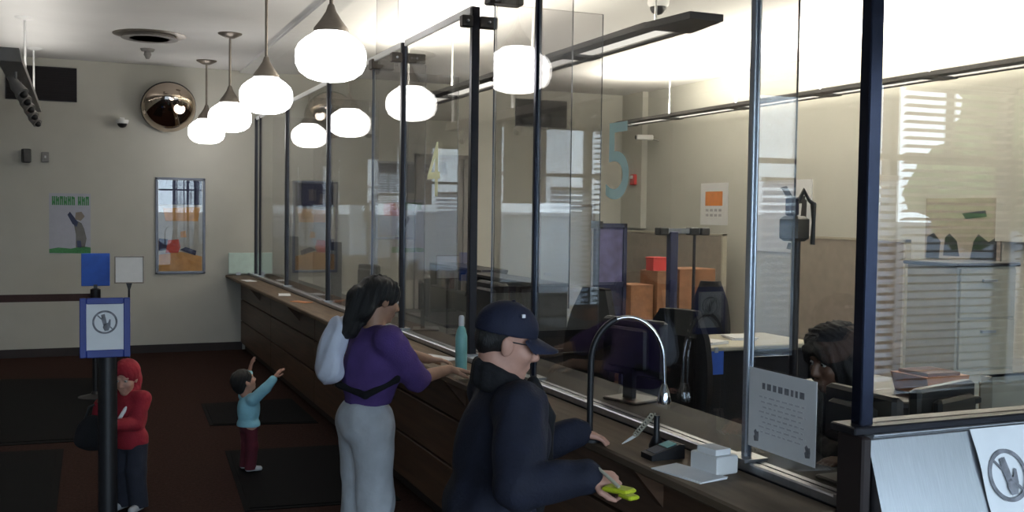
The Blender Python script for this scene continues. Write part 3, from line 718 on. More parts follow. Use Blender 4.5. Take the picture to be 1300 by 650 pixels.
def workstation(x0, x1, y0, y1, h, label):
    t = thing('workstation', label, 'desk', ((x0+x1)/2, (y0+y1)/2, 0), 'dark workstations in the office')
    part(t, 'desktop', MB().box((x0, y0, .74), (x1, y1, .77), 0, 0, .005), 'bronze')
    for yy in (y0, y1-.04): part(t, 'side_panel', MB().box((x0+.02, yy, 0), (x1-.02, yy+.04, .74)), 'black')
    part(t, 'back_panel', MB().box((x1-.05, y0+.04, 0), (x1-.02, y1-.04, h)), 'blackcloth')
    part(t, 'hutch_shelf', MB().box((x1-.33, y0+.02, h-.30), (x1-.05, y1-.02, h-.275)), 'bronze')
    part(t, 'hutch_shelf', MB().box((x1-.33, y0+.02, h-.025), (x1-.02, y1-.02, h)), 'bronze')
    for yy in (y0+.02, y1-.05): part(t, 'hutch_side', MB().box((x1-.33, yy, .77), (x1-.05, yy+.03, h-.025)), 'black')
    r = random.Random(int(y0*10)); y = y0+.1
    while y < y1-.2:
        w = r.uniform(.05, .16); m = r.choice(['black', 'taupe', 'dkblue', 'ink', 'maroon'])
        b = thing('binder', 'slim binder standing on the hutch shelf of a dark office workstation', 'binder', (x1-.2, y, h-.275), 'binders on the workstations')
        part(b, 'cover', MB().box((x1-.30, y, h-.275), (x1-.08, y+w*.5, h-.275+r.uniform(.14, .23)), 0, 0, .004), m); y += w+.03
workstation(3.2, 4.0, 8.1, 9.9, 1.34, 'dark workstation with hutch behind the numeral 4 pane')
workstation(3.55, 4.3, 10.2, 12.0, 1.34, 'farthest dark workstation with hutch')
# photo camera on a pole
pc = thing('camera_pole', 'tall dark pole with camera head and curved arm before the grey backdrop', 'camera stand', (4.19, 5.28, 0))
part(pc, 'base', MB().lathe([(.24, 0), (.24, .02), (.06, .05), (.03, .08)], (4.19, 5.28, 0), 28), 'black', 40)
part(pc, 'pole', MB().tube([(4.19, 5.28, .06), (4.19, 5.28, 1.92)], .028), 'bronze', 40)
part(pc, 'camera_head', MB().box((4.10, 5.22, 1.80), (4.26, 5.36, 1.96), 0, .3, .02), 'black')
part(pc, 'flash_unit', MB().box((4.12, 5.26, 1.96), (4.20, 5.32, 2.08), 0, .3, .01), 'dkblue')
part(pc, 'curved_arm', MB().tube([(4.19, 5.27, 2.05), (4.225, 5.26, 2.12), (4.26, 5.25, 2.06), (4.285, 5.24, 2.04), (4.29, 5.24, 1.92), (4.285, 5.24, 1.78)], [.014, .02, .012, .02, .012, .016]), 'black', 50)
# display rack
dr = thing('display_rack', 'dark blue framed rack with a purple print in the office', 'display rack', (4.77, 8.82, 0))
x0, x1, y = 4.60, 4.94, 8.82
part(dr, 'rack_frame', MB().box((x0, y-.03, 0), (x0+.035, y+.03, 1.87)).box((x1-.035, y-.03, 0), (x1, y+.03, 1.87)).box((x0, y-.03, 1.83), (x1, y+.03, 1.87)).box((x0, y-.03, 1.25), (x1, y+.03, 1.30)).box((x0, y-.03, .6), (x1, y+.03, .65)), 'dkblue')
part(dr, 'print', MB().box((x0+.035, y-.01, 1.30), (x1-.035, y+.01, 1.83)), 'purple')
part(dr, 'lower_print', MB().box((x0+.035, y-.01, .65), (x1-.035, y+.01, 1.25)), 'dkblue')
for yy in (-.2, .2): part(dr, 'foot', MB().box((x0, y+min(yy, 0), 0), (x0+.035, y+max(yy, 0), .03)).box((x1-.035, y+min(yy, 0), 0), (x1, y+max(yy, 0), .03)), 'dkblue')
part(dr, 'top_clip', MB().box((x0-.02, y-.05, 1.82), (x0+.06, y+.05, 1.89)), 'black')
# T stand
ts = thing('clamp_stand', 'dark T-shaped stand with clamped crossbar in the office', 'stand', (5.32, 8.57, 0))
part(ts, 'post', MB().box((5.275, 8.53, .02), (5.365, 8.61, 1.80), 0, 0, .008), 'dkblue')
part(ts, 'base', MB().box((5.1, 8.4, 0), (5.54, 8.74, .03), 0, 0, .01), 'black')
part(ts, 'crossbar', MB().box((5.17, 8.55, 1.78), (5.72, 8.60, 1.83)), 'alu')
part(ts, 'thin_post', MB().tube([(5.57, 8.57, .03), (5.57, 8.57, 1.79)], .016), 'bronze', 40)
for a in (5.15, 5.50, 5.62): part(ts, 'clamp', MB().box((a, 8.52, 1.765), (a+.1, 8.63, 1.84), 0, 0, .008), 'black')
# cartons
def carton(x0, x1, y0, y1, z0, h, label, m='card'):
    t = thing('carton', label, 'box', ((x0+x1)/2, (y0+y1)/2, z0), 'cartons on the office table')
    part(t, 'box', MB().box((x0, y0, z0), (x1, y1, z0+h), 0, 0, .004), m)
    f = MB(); f.box((x0, y0-.002, z0+h), (x1, (y0+y1)/2-.004, z0+h+.006)); f.box((x0, (y0+y1)/2+.004, z0+h), (x1, y1, z0+h+.006)); part(t, 'flap', f, m)
carton(5.85, 6.15, 10.3, 10.7, .74, .40, 'left orange carton on the table behind the display rack')
carton(6.17, 6.42, 10.25, 10.65, .74, .56, 'tall orange carton under the red box')
carton(6.50, 7.0, 10.3, 10.75, .74, .58, 'wide orange carton behind the T-shaped stand')
rb = thing('red_box', 'small red box on top of the tall orange carton', 'box', (6.28, 10.45, 1.306))
part(rb, 'box', MB().box((6.17, 10.35, 1.306), (6.36, 10.52, 1.44), 0, 0, .005), 'red'); part(rb, 'lid', MB().box((6.165, 10.345, 1.44), (6.365, 10.525, 1.465), 0, 0, .005), 'red')
# beige cabinet, crate, chair
fc = thing('filing_cabinet', 'tall beige filing cabinet below the dark-figure poster', 'cabinet', (6.3, 5.95, 0))
part(fc, 'body', MB().box((6.02, 5.72, .02), (6.62, 6.22, 1.60), 0, 0, .006), 'beige')
for k in range(4):
    z = .06+k*.385
    dd = part(fc, 'drawer', MB().box((6.04, 5.70, z), (6.60, 5.72, z+.37), 0, 0, .004), 'beige')
    part(dd, 'handle', MB().box((6.25, 5.68, z+.27), (6.39, 5.70, z+.29)), 'alu')
part(fc, 'top_cap', MB().box((5.99, 5.69, 1.60), (6.64, 6.24, 1.63), 0, 0, .006), 'bronze')
ot = thing('orange_tray', 'orange tray of papers on the table behind the parcel hatch glass', 'tray', (3.8, 3.75, 1.12))
part(ot, 'tray', MB().prism([(3.64, 1.21), (3.91, 1.21), (3.88, 1.12), (3.67, 1.12)], 'y', 3.62, 3.85), 'orange')
part(ot, 'paper', MB().box((3.67, 3.64, 1.21), (3.87, 3.83, 1.225)), 'card')
bc = thing('side_chair', 'beige upholstered chair at the right edge behind the hatch glass', 'chair', (4.35, 3.75, 0))
part(bc, 'backrest', MB().box((3.98, 3.58, .74), (4.62, 3.66, 1.20), 0, .0, .05), 'beige')
part(bc, 'seat', MB().box((3.98, 3.66, .55), (4.62, 4.16, .65), 0, 0, .04), 'beige')
for xx in (4.02, 4.58):
    part(bc, 'leg', MB().tube([(xx, 3.63, .76), (xx, 3.65, .5), (xx, 3.6, 0)], .018), 'bronze', 40)
    part(bc, 'leg', MB().tube([(xx, 4.10, .56), (xx, 4.14, 0)], .018), 'bronze', 40)
    part(bc, 'armrest', MB().box((xx-.04, 3.64, .80), (xx+.04, 4.05, .86), 0, 0, .02), 'beige')
bl = thing('blue_card', 'blue card hung on the front of the pale work table', 'card', (4.25, 6.24, .75))
part(bl, 'card', MB().box((4.20, 6.245, .80), (4.33, 6.25, .97)), 'bluesheet'); part(bl, 'clip', MB().box((4.25, 6.24, .96), (4.28, 6.25, 1.0)), 'alu')
for (x, y, z, a, lb) in ((4.35, 6.5, 1.0, .2, 'white papers at the near end of the pale work table'), (4.75, 6.65, 1.0, -.3, 'white papers at the far end of the pale work table')):
    t = thing('paper_stack', lb, 'papers', (x, y, z), 'loose white papers in the office')
    part(t, 'sheets', MB().box((x-.1, y-.13, z), (x+.1, y+.13, z+.012), 0, a).box((x-.1, y-.13, z+.012), (x+.1, y+.13, z+.02), 0, a+.15), 'paper')

# ------------------------------------------------------------------ things on the counter
def csheet(x, y, a, lb, w=.216, l=.28, z=1.05, m='paper'):
    t = thing('paper_sheet', lb, 'paper', (x, y, z), 'papers on the counter')
    part(t, 'sheets', MB().box((x-w/2, y-l/2, z), (x+w/2, y+l/2, z+.003), 0, a).box((x-w/2, y-l/2, z+.003), (x+w/2, y+l/2, z+.006), 0, a+.06), m)
csheet(2.01, 5.98, .35, 'white paper on the counter ahead of the woman in violet', .2, .28)
csheet(1.96, 3.02, .2, 'white form on the counter in front of the man in the cap', .13, .24)
csheet(1.99, 13.3, .1, 'white leaflets on the counter near the back wall', .12, .3)
csheet(2.02, 11.0, -.2, 'white leaflets on the counter by the middle sleeved post', .12, .28)
csheet(2.02, 10.1, .4, 'orange-red leaflet on the counter just past the nearer sleeved post', .1, .24, m='orange')
tb = thing('teal_bottle', 'slim teal spray bottle on the counter behind the man', 'bottle', (2.0, 5.45, 1.05))
part(tb, 'bottle', MB().lathe([(.03, 0), (.034, .01), (.034, .20), (.026, .235), (.014, .26)], (2.0, 5.45, 1.05), 20), 'teal', 40)
part(tb, 'cap', MB().lathe([(.016, .26), (.016, .31), (.01, .32)], (2.0, 5.45, 1.05), 16), 'white', 40)
al = thing('arched_lamp', 'arched black and chrome desk lamp on the counter beside the man', 'lamp', (1.93, 3.63, 1.05))
part(al, 'base', MB().lathe([(.06, 0), (.06, .012), (.022, .03)], (1.88, 3.62, 1.05), 24), 'black', 40)
arc = [(1.88+.135*(1-math.cos(t)), 3.62-.055*(1-math.cos(t)), 1.36+.185*math.sin(t)) for t in [PI*k/20 for k in range(21)]]
part(al, 'black_stem', MB().tube([(1.88, 3.62, 1.07), (1.879, 3.62, 1.22)]+arc[:9], .013), 'black', 40)
part(al, 'chrome_arc', MB().tube(arc[8:]+[(2.153, 3.508, 1.28)], .008), 'chrome', 40)
part(al, 'lamp_head', MB().lathe([(.028, -.05), (.03, -.04), (.02, .0), (.009, .03)], (2.153, 3.508, 1.25), 20), 'chrome', 40)
cp = thing('coiled_pen', 'coiled cord pen on the counter under the arched lamp', 'pen', (2.03, 3.42, 1.05))
co = [(2.0+.05*k/60+.010*math.cos(k*.95), 3.47-.05*k/60, 1.09+.09*k/60+.010*math.sin(k*.95)) for k in range(61)]
part(cp, 'cord', MB().tube(co, .0035, 6), 'beige', 60)
part(cp, 'pen', MB().tube([(1.955, 3.49, 1.056), (1.985, 3.48, 1.075), (2.005, 3.47, 1.09)], [.002, .006, .006]), 'white', 40)
part(cp, 'holder', MB().lathe([(.03, 0), (.03, .01), (.012, .05), (.012, .125)], (2.065, 3.415, 1.05), 16), 'black', 40)
wb = thing('card_box', 'small white card box on the counter by the glass near the hatch', 'box', (2.06, 3.04, 1.05))
part(wb, 'box', MB().box((2.02, 2.96, 1.05), (2.12, 3.10, 1.115), 0, .15, .004), 'white'); part(wb, 'cards', MB().box((2.035, 2.985, 1.115), (2.105, 3.08, 1.135), 0, .15), 'paper')
tf = thing('card_terminal', 'small black card terminal on the counter in front of the man', 'card terminal', (2.0, 3.27, 1.05))
part(tf, 'body', MB().prism([(1.93, 1.05), (2.07, 1.05), (2.07, 1.10), (2.05, 1.105), (1.93, 1.07)], 'y', 3.22, 3.30), 'black')
part(tf, 'keypad', MB().prism([(1.945, 1.0755), (1.99, 1.0885), (1.99, 1.0905), (1.945, 1.0775)], 'y', 3.23, 3.29), 'ink')
part(tf, 'display', MB().prism([(2.0, 1.0925), (2.04, 1.104), (2.04, 1.106), (2.0, 1.0945)], 'y', 3.23, 3.29), 'teal')

# ------------------------------------------------------------------ floor mats
def fmat(pts, lb):
    cx = sum(p[0] for p in pts)/len(pts); cy = sum(p[1] for p in pts)/len(pts)
    t = thing('floor_mat', lb, 'mat', (cx, cy, 0), 'black floor mats')
    part(t, 'border', MB().prism(pts, 'z', 0, .006), 'rubber')
    q = [(cx+(x-cx)*.93, cy+(y-cy)*.95) for x, y in pts]; part(t, 'pile', MB().prism(q, 'z', .006, .011), 'rubber')
fmat([(1.08, 9.5), (2.02, 9.3), (2.02, 10.6), (1.12, 10.6)], 'black floor mat beyond the toddler at the counter')
fmat([(.98, 6.7), (2.0, 6.6), (2.0, 8.35), (1.08, 8.45)], 'black floor mat under the toddler')
fmat([(-1.6, 9.3), (.14, 9.2), (.19, 12.6), (-1.6, 13.0)], 'large black floor mat on the left beyond the sign stand')
fmat([(-1.6, 6.2), (-.15, 6.2), (-.12, 8.95), (-1.6, 9.1)], 'black floor mat at the lower left corner')

# ------------------------------------------------------------------ stanchions and signs
def stanchion(x, y, lb, h, m='black'):
    t = thing('stanchion', lb, 'stanchion', (x, y, 0), 'stanchions')
    part(t, 'base', MB().lathe([(.17, 0), (.17, .015), (.05, .045), (.035, .07)], (x, y, 0), 28), m, 40)
    part(t, 'post', MB().tube([(x, y, .05), (x, y, h)], .034), m, 40)
    return t
s1 = stanchion(.152, 11.3, 'stanchion with a blue card and dark belt near the back wall', 1.06)
part(s1, 'belt_head', MB().lathe([(.045, -.09), (.05, -.08), (.05, .06), (.03, .07)], (.152, 11.3, 1.06), 20), 'black', 40)
part(s1, 'belt', MB().box((-2.6, 11.33, 1.0), (.12, 11.336, 1.075)), 'maroonbelt')
part(s1, 'sign_card', MB().box((.018, 11.28, 1.155), (.29, 11.292, 1.49), 0, 0, .004), 'bluesheet')
part(s1, 'sign_stem', MB().box((.135, 11.275, 1.10), (.17, 11.297, 1.17)), 'black')
s2 = stanchion(-2.65, 11.33, 'stanchion holding the far end of the dark belt', 1.06)
part(s2, 'belt_head', MB().lathe([(.045, -.09), (.05, -.08), (.05, .06), (.03, .07)], (-2.65, 11.33, 1.06), 20), 'black', 40)
s3 = thing('sign_stand', 'thin pole sign with blank white panel right of the blue card', 'sign', (.47, 11.18, 0))
part(s3, 'base', MB().lathe([(.15, 0), (.15, .012), (.03, .03)], (.47, 11.18, 0), 28), 'black', 40)
part(s3, 'pole', MB().tube([(.47, 11.18, .02), (.47, 11.18, 1.17)], .011), 'bronze', 40)
part(s3, 'bracket', MB().prism([(.44, 1.19), (.50, 1.19), (.48, 1.12), (.46, 1.12)], 'y', 11.165, 11.195), 'black')
part(s3, 'panel', MB().box((.34, 11.175, 1.195), (.605, 11.185, 1.455)), 'paper')
fr = MB().box((.33, 11.165, 1.185), (.615, 11.195, 1.197), 0, 0, .003).box((.33, 11.165, 1.453), (.615, 11.195, 1.465), 0, 0, .003).box((.33, 11.165, 1.185), (.342, 11.195, 1.465), 0, 0, .003).box((.603, 11.165, 1.185), (.615, 11.195, 1.465), 0, 0, .003)
part(s3, 'panel_frame', fr, 'lampmetal')
s4 = thing('emblem_sign_stand', 'black post with blue-framed white emblem sign in front of the child in red', 'sign', (.15, 6.40, 0))
part(s4, 'base', MB().lathe([(.18, 0), (.18, .015), (.06, .04), (.04, .07)], (.15, 6.40, 0), 28), 'black', 40)
part(s4, 'post', MB().tube([(.15, 6.40, .05), (.15, 6.40, 1.09)], .055), 'black', 40)
sx0, sx1, sz0, sz1, sy = 0.0, .272, 1.09, 1.435, 6.33
part(s4, 'sign_frame', MB().box((sx0, sy-.012, sz0), (sx0+.036, sy+.012, sz1), 0, 0, .004).box((sx1-.036, sy-.012, sz0), (sx1, sy+.012, sz1), 0, 0, .004).box((sx0+.036, sy-.012, sz0), (sx1-.036, sy+.012, sz0+.045), 0, 0, .004).box((sx0+.036, sy-.012, sz1-.036), (sx1-.036, sy+.012, sz1), 0, 0, .004), 'blue')
sp = part(s4, 'sign_panel', MB().box((sx0+.03, sy-.006, sz0+.03), (sx1-.03, sy+.006, sz1-.03)), 'paper')
emblem(sp, (.135, sy-.0065, 1.295), .068, (1, 0, 0), (0, 0, 1), (0, -1, 0))

# ------------------------------------------------------------------ bodies: signed distance fields meshed as one surface
V3 = lambda *a: np.array(a, float)
def nrm(v): v = np.asarray(v, float); return v/(np.linalg.norm(v)+1e-9)
class SDF:
    def __init__(s): s.p = []; s.clip = []
    def cap(s, a, b, ra, rb, k=.03, sub=False): s.p.append(('c', V3(*a), V3(*b), ra, rb, k, sub)); return s
    def ell(s, c, r, R=None, k=.03, sub=False): s.p.append(('e', V3(*c), V3(*r), np.eye(3) if R is None else R, None, k, sub)); return s
    def cut(s, p, n): s.clip.append((V3(*p), nrm(n))); return s
    def grid(s, h):
        lo = np.full(3, 1e9); hi = -lo
        for q in s.p:
            if q[6]: continue
            if q[0] == 'c': r = max(q[3], q[4]); l = np.minimum(q[1], q[2])-r; u = np.maximum(q[1], q[2])+r
            else: r = q[2].max(); l = q[1]-r; u = q[1]+r
            lo = np.minimum(lo, l); hi = np.maximum(hi, u)
        lo -= 3*h; hi += 3*h
        return [np.arange(lo[i], hi[i]+h, h, dtype=np.float32) for i in range(3)]
    def mesh(s, h, wob=0., wf=30.):
        ax = s.grid(h); D = np.full([len(a) for a in ax], 1., np.float32)
        for q in s.p:
            kk = q[5]; mg = kk+.03
            if q[0] == 'c': r = max(q[3], q[4]); l = np.minimum(q[1], q[2])-r-mg; u = np.maximum(q[1], q[2])+r+mg
            else: r = q[2].max(); l = q[1]-r-mg; u = q[1]+r+mg
            sl_ = [slice(np.searchsorted(ax[i], l[i]), np.searchsorted(ax[i], u[i])) for i in range(3)]
            X = ax[0][sl_[0]][:, None, None]; Y = ax[1][sl_[1]][None, :, None]; Z = ax[2][sl_[2]][None, None, :]
            if X.size == 0 or Y.size == 0 or Z.size == 0: continue
            if q[0] == 'c':
                a, b = q[1], q[2]; d = b-a; L = float(d@d)+1e-9
                t = np.clip(((X-a[0])*d[0]+(Y-a[1])*d[1]+(Z-a[2])*d[2])/L, 0, 1)
                e = np.sqrt((X-a[0]-t*d[0])**2+(Y-a[1]-t*d[1])**2+(Z-a[2]-t*d[2])**2)-(q[3]+(q[4]-q[3])*t)
            else:
                c, r, R = q[1], q[2], q[3]
                px, py, pz = X-c[0], Y-c[1], Z-c[2]
                l0 = px*R[0, 0]+py*R[1, 0]+pz*R[2, 0]; l1 = px*R[0, 1]+py*R[1, 1]+pz*R[2, 1]; l2 = px*R[0, 2]+py*R[1, 2]+pz*R[2, 2]
                k0 = np.sqrt((l0/r[0])**2+(l1/r[1])**2+(l2/r[2])**2); k1 = np.sqrt((l0/r[0]**2)**2+(l1/r[1]**2)**2+(l2/r[2]**2)**2)
                e = k0*(k0-1)/(k1+1e-6)
            A = D[tuple(sl_)]
            if q[6]:
                hh = np.clip(.5-.5*(A+e)/kk, 0, 1); D[tuple(sl_)] = A*(1-hh)+(-e)*hh+kk*hh*(1-hh)
            else:
                hh = np.clip(.5+.5*(e-A)/kk, 0, 1); D[tuple(sl_)] = e*(1-hh)+A*hh-kk*hh*(1-hh)
        for p, n in s.clip:
            e = (ax[0][:, None, None]-p[0])*n[0]+(ax[1][None, :, None]-p[1])*n[1]+(ax[2][None, None, :]-p[2])*n[2]
            D = np.maximum(D, e)
        return nets(D, ax, wob, wf)
def nets(D, ax, wob, wf):
    S = D < 0; c = np.zeros([n-1 for n in D.shape], np.int8)
    offs = [(i, j, k) for i in (0, 1) for j in (0, 1) for k in (0, 1)]
    nx, ny, nz = c.shape
    for i, j, k in offs: c += S[i:i+nx, j:j+ny, k:k+nz]
    act = (c > 0) & (c < 8); idx = np.argwhere(act); h = ax[0][1]-ax[0][0]
    val = np.stack([D[idx[:, 0]+o[0], idx[:, 1]+o[1], idx[:, 2]+o[2]] for o in offs], 1)
    O = np.array(offs, float); acc = np.zeros((len(idx), 3)); cnt = np.zeros(len(idx))
    for a in range(8):
        for b in range(a+1, 8):
            if abs(O[a]-O[b]).sum() != 1: continue
            va, vb = val[:, a], val[:, b]; m = (va < 0) != (vb < 0)
            t = np.where(m, va/(va-vb+1e-12), 0)
            acc += np.where(m[:, None], O[a]+t[:, None]*(O[b]-O[a]), 0); cnt += m
    v = (idx+acc/cnt[:, None])*h+np.array([a[0] for a in ax])
    if wob:
        w = np.zeros_like(v); rs = np.random.RandomState(3)
        for o in range(5):
            d = rs.randn(3); d[2] *= .6; d /= np.linalg.norm(d); w += np.sin(v@d*wf*(1+.6*o)+rs.rand()*6)[:, None]*rs.randn(3)/(1+.5*o)
        v = v+wob*w
    ID = np.full(c.shape, -1, np.int64); ID[act] = np.arange(len(idx)); F = []
    for axis in range(3):
        sl0 = [slice(None)]*3; sl1 = [slice(None)]*3; sl0[axis] = slice(0, -1); sl1[axis] = slice(1, None)
        ch = S[tuple(sl0)] != S[tuple(sl1)]; e = np.argwhere(ch); s0 = S[e[:, 0], e[:, 1], e[:, 2]]
        u, w = [(1, 2), (2, 0), (0, 1)][axis]
        ok = (e[:, u] > 0) & (e[:, w] > 0) & (e[:, u] < c.shape[u]) & (e[:, w] < c.shape[w]); e = e[ok]; s0 = s0[ok]
        def g(du, dw):
            q = e.copy(); q[:, u] -= du; q[:, w] -= dw; return ID[q[:, 0], q[:, 1], q[:, 2]]
        f = np.stack([g(1, 1), g(0, 1), g(0, 0), g(1, 0)], 1); f[~s0] = f[~s0][:, ::-1]; F.append(f)
    return v, np.concatenate(F)
def sdf_part(parent, name, s, h, material, wob=0., wf=30., label=None):
    v, f = s.mesh(h, wob, wf); me = bpy.data.meshes.new(name)
    me.vertices.add(len(v)); me.vertices.foreach_set('co', v.astype(np.float32).ravel())
    me.loops.add(f.size); me.loops.foreach_set('vertex_index', f.astype(np.int32).ravel())
    me.polygons.add(len(f)); me.polygons.foreach_set('loop_start', np.arange(0, f.size, 4, dtype=np.int32)); me.polygons.foreach_set('use_smooth', [True]*len(f))
    me.materials.append(M[material]); me.update(calc_edges=True); me.validate()
    o = bpy.data.objects.new(name, me); COL.objects.link(o); o.parent = parent; ORG[o] = Vector((0, 0, 0))
    if label: o['label'] = label
    return o

def rotm(yaw, pitch, roll=0.):
    """head axes as columns: x right, y facing, z up; yaw to the left, pitch downwards"""
    return np.array(Matrix.Rotation(yaw, 3, 'Z') @ Matrix.Rotation(-pitch, 3, 'X') @ Matrix.Rotation(roll, 3, 'Y'))
def ik(S, T, l1, l2, pole):
    d = T-S; L = min(np.linalg.norm(d), (l1+l2)*.995); d = nrm(d); a = (l1*l1-l2*l2+L*L)/(2*L); hh = math.sqrt(max(l1*l1-a*a, 0))
    p = np.asarray(pole, float); p = nrm(p-d*(p@d)); return S+d*a+p*hh, S+d*L
def hand(s, W, d, n, side, curl, q=1.):
    """palm, four fingers and a thumb; d along the hand, n = back-of-hand normal, side = towards the thumb"""
    d = nrm(d); n = nrm(np.asarray(n)-d*np.dot(n, d)); t = nrm(np.asarray(side)-d*np.dot(side, d)-n*np.dot(side, n))
    ln = [.068, .078, .072, .055]
    for i in range(4):
        o = (.030-.020*i)*q; K = W+d*(.088-.004*abs(i-1))*q+t*o
        s.cap(W+d*.012*q+t*o*.55, K, .0155*q, .0115*q, .012*q)
        a = 0.; p = K
        for j, fr in enumerate((.45, .32, .23)):
            a += curl*(.9 if j else .7)*(1+.06*i); e = p+(d*math.cos(a)-n*math.sin(a)+t*(.06*(1.5-i)))*ln[i]*fr*q
            s.cap(p, e, (.0098-.001*j)*q, (.0090-.001*j)*q, .004*q); p = e
    a = W+d*.02*q+t*.022*q; b = a+(d*.55+t*.75-n*.25)*.042*q; c_ = b+(d*.85+t*.3-n*.35)*.034*q; e = c_+(d*.95-n*.3)*.026*q
    s.cap(a, b, .016*q, .0125*q, .012*q); s.cap(b, c_, .0125*q, .0105*q, .005); s.cap(c_, e, .0105*q, .0085*q, .005)
def head(s, c, R, q, female=False):
    T = lambda *p: c+R@(np.array(p)*q)
    s.ell(T(0, -.012, .030), V3(.074, .094, .088)*q, R, .02)
    s.ell(T(0, .030, -.035), V3(.056, .064, .078)*q, R, .03)
    s.ell(T(0, .066, -.090), V3(.024, .022, .020)*q, R, .02)
    for sg in (-1, 1):
        s.ell(T(sg*.036, .060, -.022), V3(.026, .026, .026)*q, R, .02)
        s.ell(T(sg*.073, -.006, -.004), V3(.010, .022, .033)*q, R, .006); s.ell(T(sg*.081, -.016, .006), V3(.006, .014, .022)*q, R, .006)
        s.ell(T(sg*.031, .094, .012), V3(.017, .012, .011)*q, R, .012, True)
        s.cap(T(sg*.018, .086, .032), T(sg*.048, .074, .032), .010*q, .008*q, .012)
    s.cap(T(0, .086, .018), T(0, .110, -.024), .0085*q, .0125*q, .010); s.ell(T(0, .100, -.030), V3(.018, .012, .010)*q, R, .008)
    s.cap(T(-.020, .086, -.058), T(.020, .086, -.058), .0085*q, .0085*q, .006); s.cap(T(-.015, .084, -.068), T(.015, .084, -.068), .008*q, .008*q, .006)
    return T

def person(name, label, base, facing, H, hq, P):
    """P: pose and dress. Local frame: +y facing, x right, z up, origin between the feet"""
    t = thing(name, label, 'person', base, P.get('group'), facing-PI/2)
    ORG[t] = Vector((0, 0, 0)); ca, sa = math.cos(facing-PI/2), math.sin(facing-PI/2)
    def loc(p):
        x, y, z = p[0]-base[0], p[1]-base[1], p[2]-base[2]; return V3(ca*x+sa*y, -sa*x+ca*y, z)
    lean = P.get('lean', .0); sw = P.get('sw', .118)*H; bulk = P.get('bulk', 1.)
    hipz = P.get('hip', .52)*H; shz = P.get('sh', .815)*H; hh = .235*hq
    hc = P.get('head', V3(0, lean*1.25+.015, H-hh*.49)); hc = V3(*hc); R = rotm(*P.get('look', (0, 0, 0)))
    pel = V3(0, 0, hipz+.02*H); bel = V3(0, lean*.35, (hipz+shz)*.5-.005*H); che = V3(0, lean*.75, shz-.09*H); nb = V3(0, lean-.01, shz+.01*H); A = P.get('arm', 1.)
    S = {1: V3(sw, lean*.9, shz-.005*H), -1: V3(-sw, lean*.9, shz-.005*H)}
    B = SDF(); k = .022*H
    def torso(s, inf=0.):
        s.ell(pel, V3(.098*bulk, .074*bulk, .075)*H+inf, None, k); s.ell(bel, V3(.088*bulk, .070*bulk, .105)*H+inf, None, k)
        s.ell(che, V3(.104, .074*bulk, .105)*H+inf, None, k); s.cap(S[-1]*V3(.8, 1, 1), S[1]*V3(.8, 1, 1), .036*H+inf, .036*H+inf, k)
        for q in P.get('bust', ()): s.ell(che+V3(*q)*H, V3(.042, .04, .042)*H+inf, None, k)
    torso(B)
    arms = {}
    for sg, (wr, pole, hd, hn, curl) in ((1, P['rh']), (-1, P['lh'])):
        wr = loc(wr) if P.get('world', True) else V3(*wr)
        E_, W = ik(S[sg], wr, .172*H*A, .150*H*A, pole); arms[sg] = (E_, W)
        B.cap(S[sg], E_, .034*H*bulk, .026*H, k); B.cap(E_, W, .026*H, .0165*H, .012)
        hd_ = nrm(W-E_) if hd is None else V3(*hd)
        tside = np.cross(hd_, V3(*hn))*sg
        hand(B, W-hd_*.004, hd_, hn, -tside if P.get('flip') else tside, curl, P.get('hand', 1.)*H/1.68)
    legs = {}
    for sg in (-1, 1):
        hp = V3(sg*.055*H, 0, hipz); kn = V3(sg*P.get('kx', .058)*H, .012*H+P.get('step', 0)*sg*.5, .285*H*P.get('legk', 1)); an = V3(sg*P.get('fx', .06)*H, -.01*H+P.get('step', 0)*sg, .045*H)
        legs[sg] = (hp, kn, an); B.cap(hp, kn, .052*H*bulk, .034*H, k); B.cap(kn, an, .034*H, .023*H, k); B.cap(an-V3(0, .01*H, .018*H), an+V3(sg*.012*H, .085*H, -.025*H), .024*H, .018*H, .02)
    B.cap(nb, hc-V3(0, .02*hq, .05*hq)-R@V3(0, .02, .0)*hq, .036*H*P.get('nk', 1.), .033*H*P.get('nk', 1.), .02)
    T = head(B, hc, R, hq)
    sdf_part(t, 'body', B, P.get('res', .0065), P['skin'])
    eb = MB(); ib = MB()
    for sg in (-1, 1):
        e = T(sg*.031, .0775, .012); eb.sphere(e, .0125*hq, 14, 8); p = e+R@V3(0, .0085, -.001)*hq; ib.sphere(p, .006*hq, 10, 6)
    e = part(t, 'eyes', eb, 'eyewhite', 60); part(e, 'irises', ib, 'iris', 60)
    return t, dict(loc=loc, pel=pel, bel=bel, che=che, nb=nb, S=S, arms=arms, legs=legs, hc=hc, R=R, T=T, torso=torso, H=H, k=k, hipz=hipz, shz=shz, hq=hq, lean=lean)

def trousers(t, g, material, inf=.012, wide=.030, name='trousers', wob=.0022, res=.009):
    s = SDF(); H = g['H']
    s.ell(g['pel'], V3(.100, .078, .085)*H+inf, None, g['k'])
    for sg in (-1, 1):
        hp, kn, an = g['legs'][sg]; s.cap(hp, kn, .055*H+inf, .036*H+inf+wide*.35, g['k']); s.cap(kn, an-V3(0, 0, .015*H), .036*H+inf+wide*.35, .024*H+inf+wide*.6, g['k'])
    s.cut((0, 0, g['hipz']+.085*H), (0, 0, 1)); s.cut((0, 0, .022*H), (0, 0, -1))
    return sdf_part(t, name, s, res, material, wob, 26)
def shoes(t, g, material):
    H = g['H']
    for sg in (-1, 1):
        an = g['legs'][sg][2]; s = SDF(); q = V3(0, 0, 0)
        s.cap(an-V3(0, .018*H, .012*H), an+V3(sg*.012*H, .09*H, -.022*H), .031*H, .025*H, .02).cap(an-V3(0, .015*H, 0), an+V3(0, 0, .015*H), .03*H, .03*H, .02); s.cut((0, 0, .003), (0, 0, -1))
        sdf_part(t, 'shoe', s, .006, material)
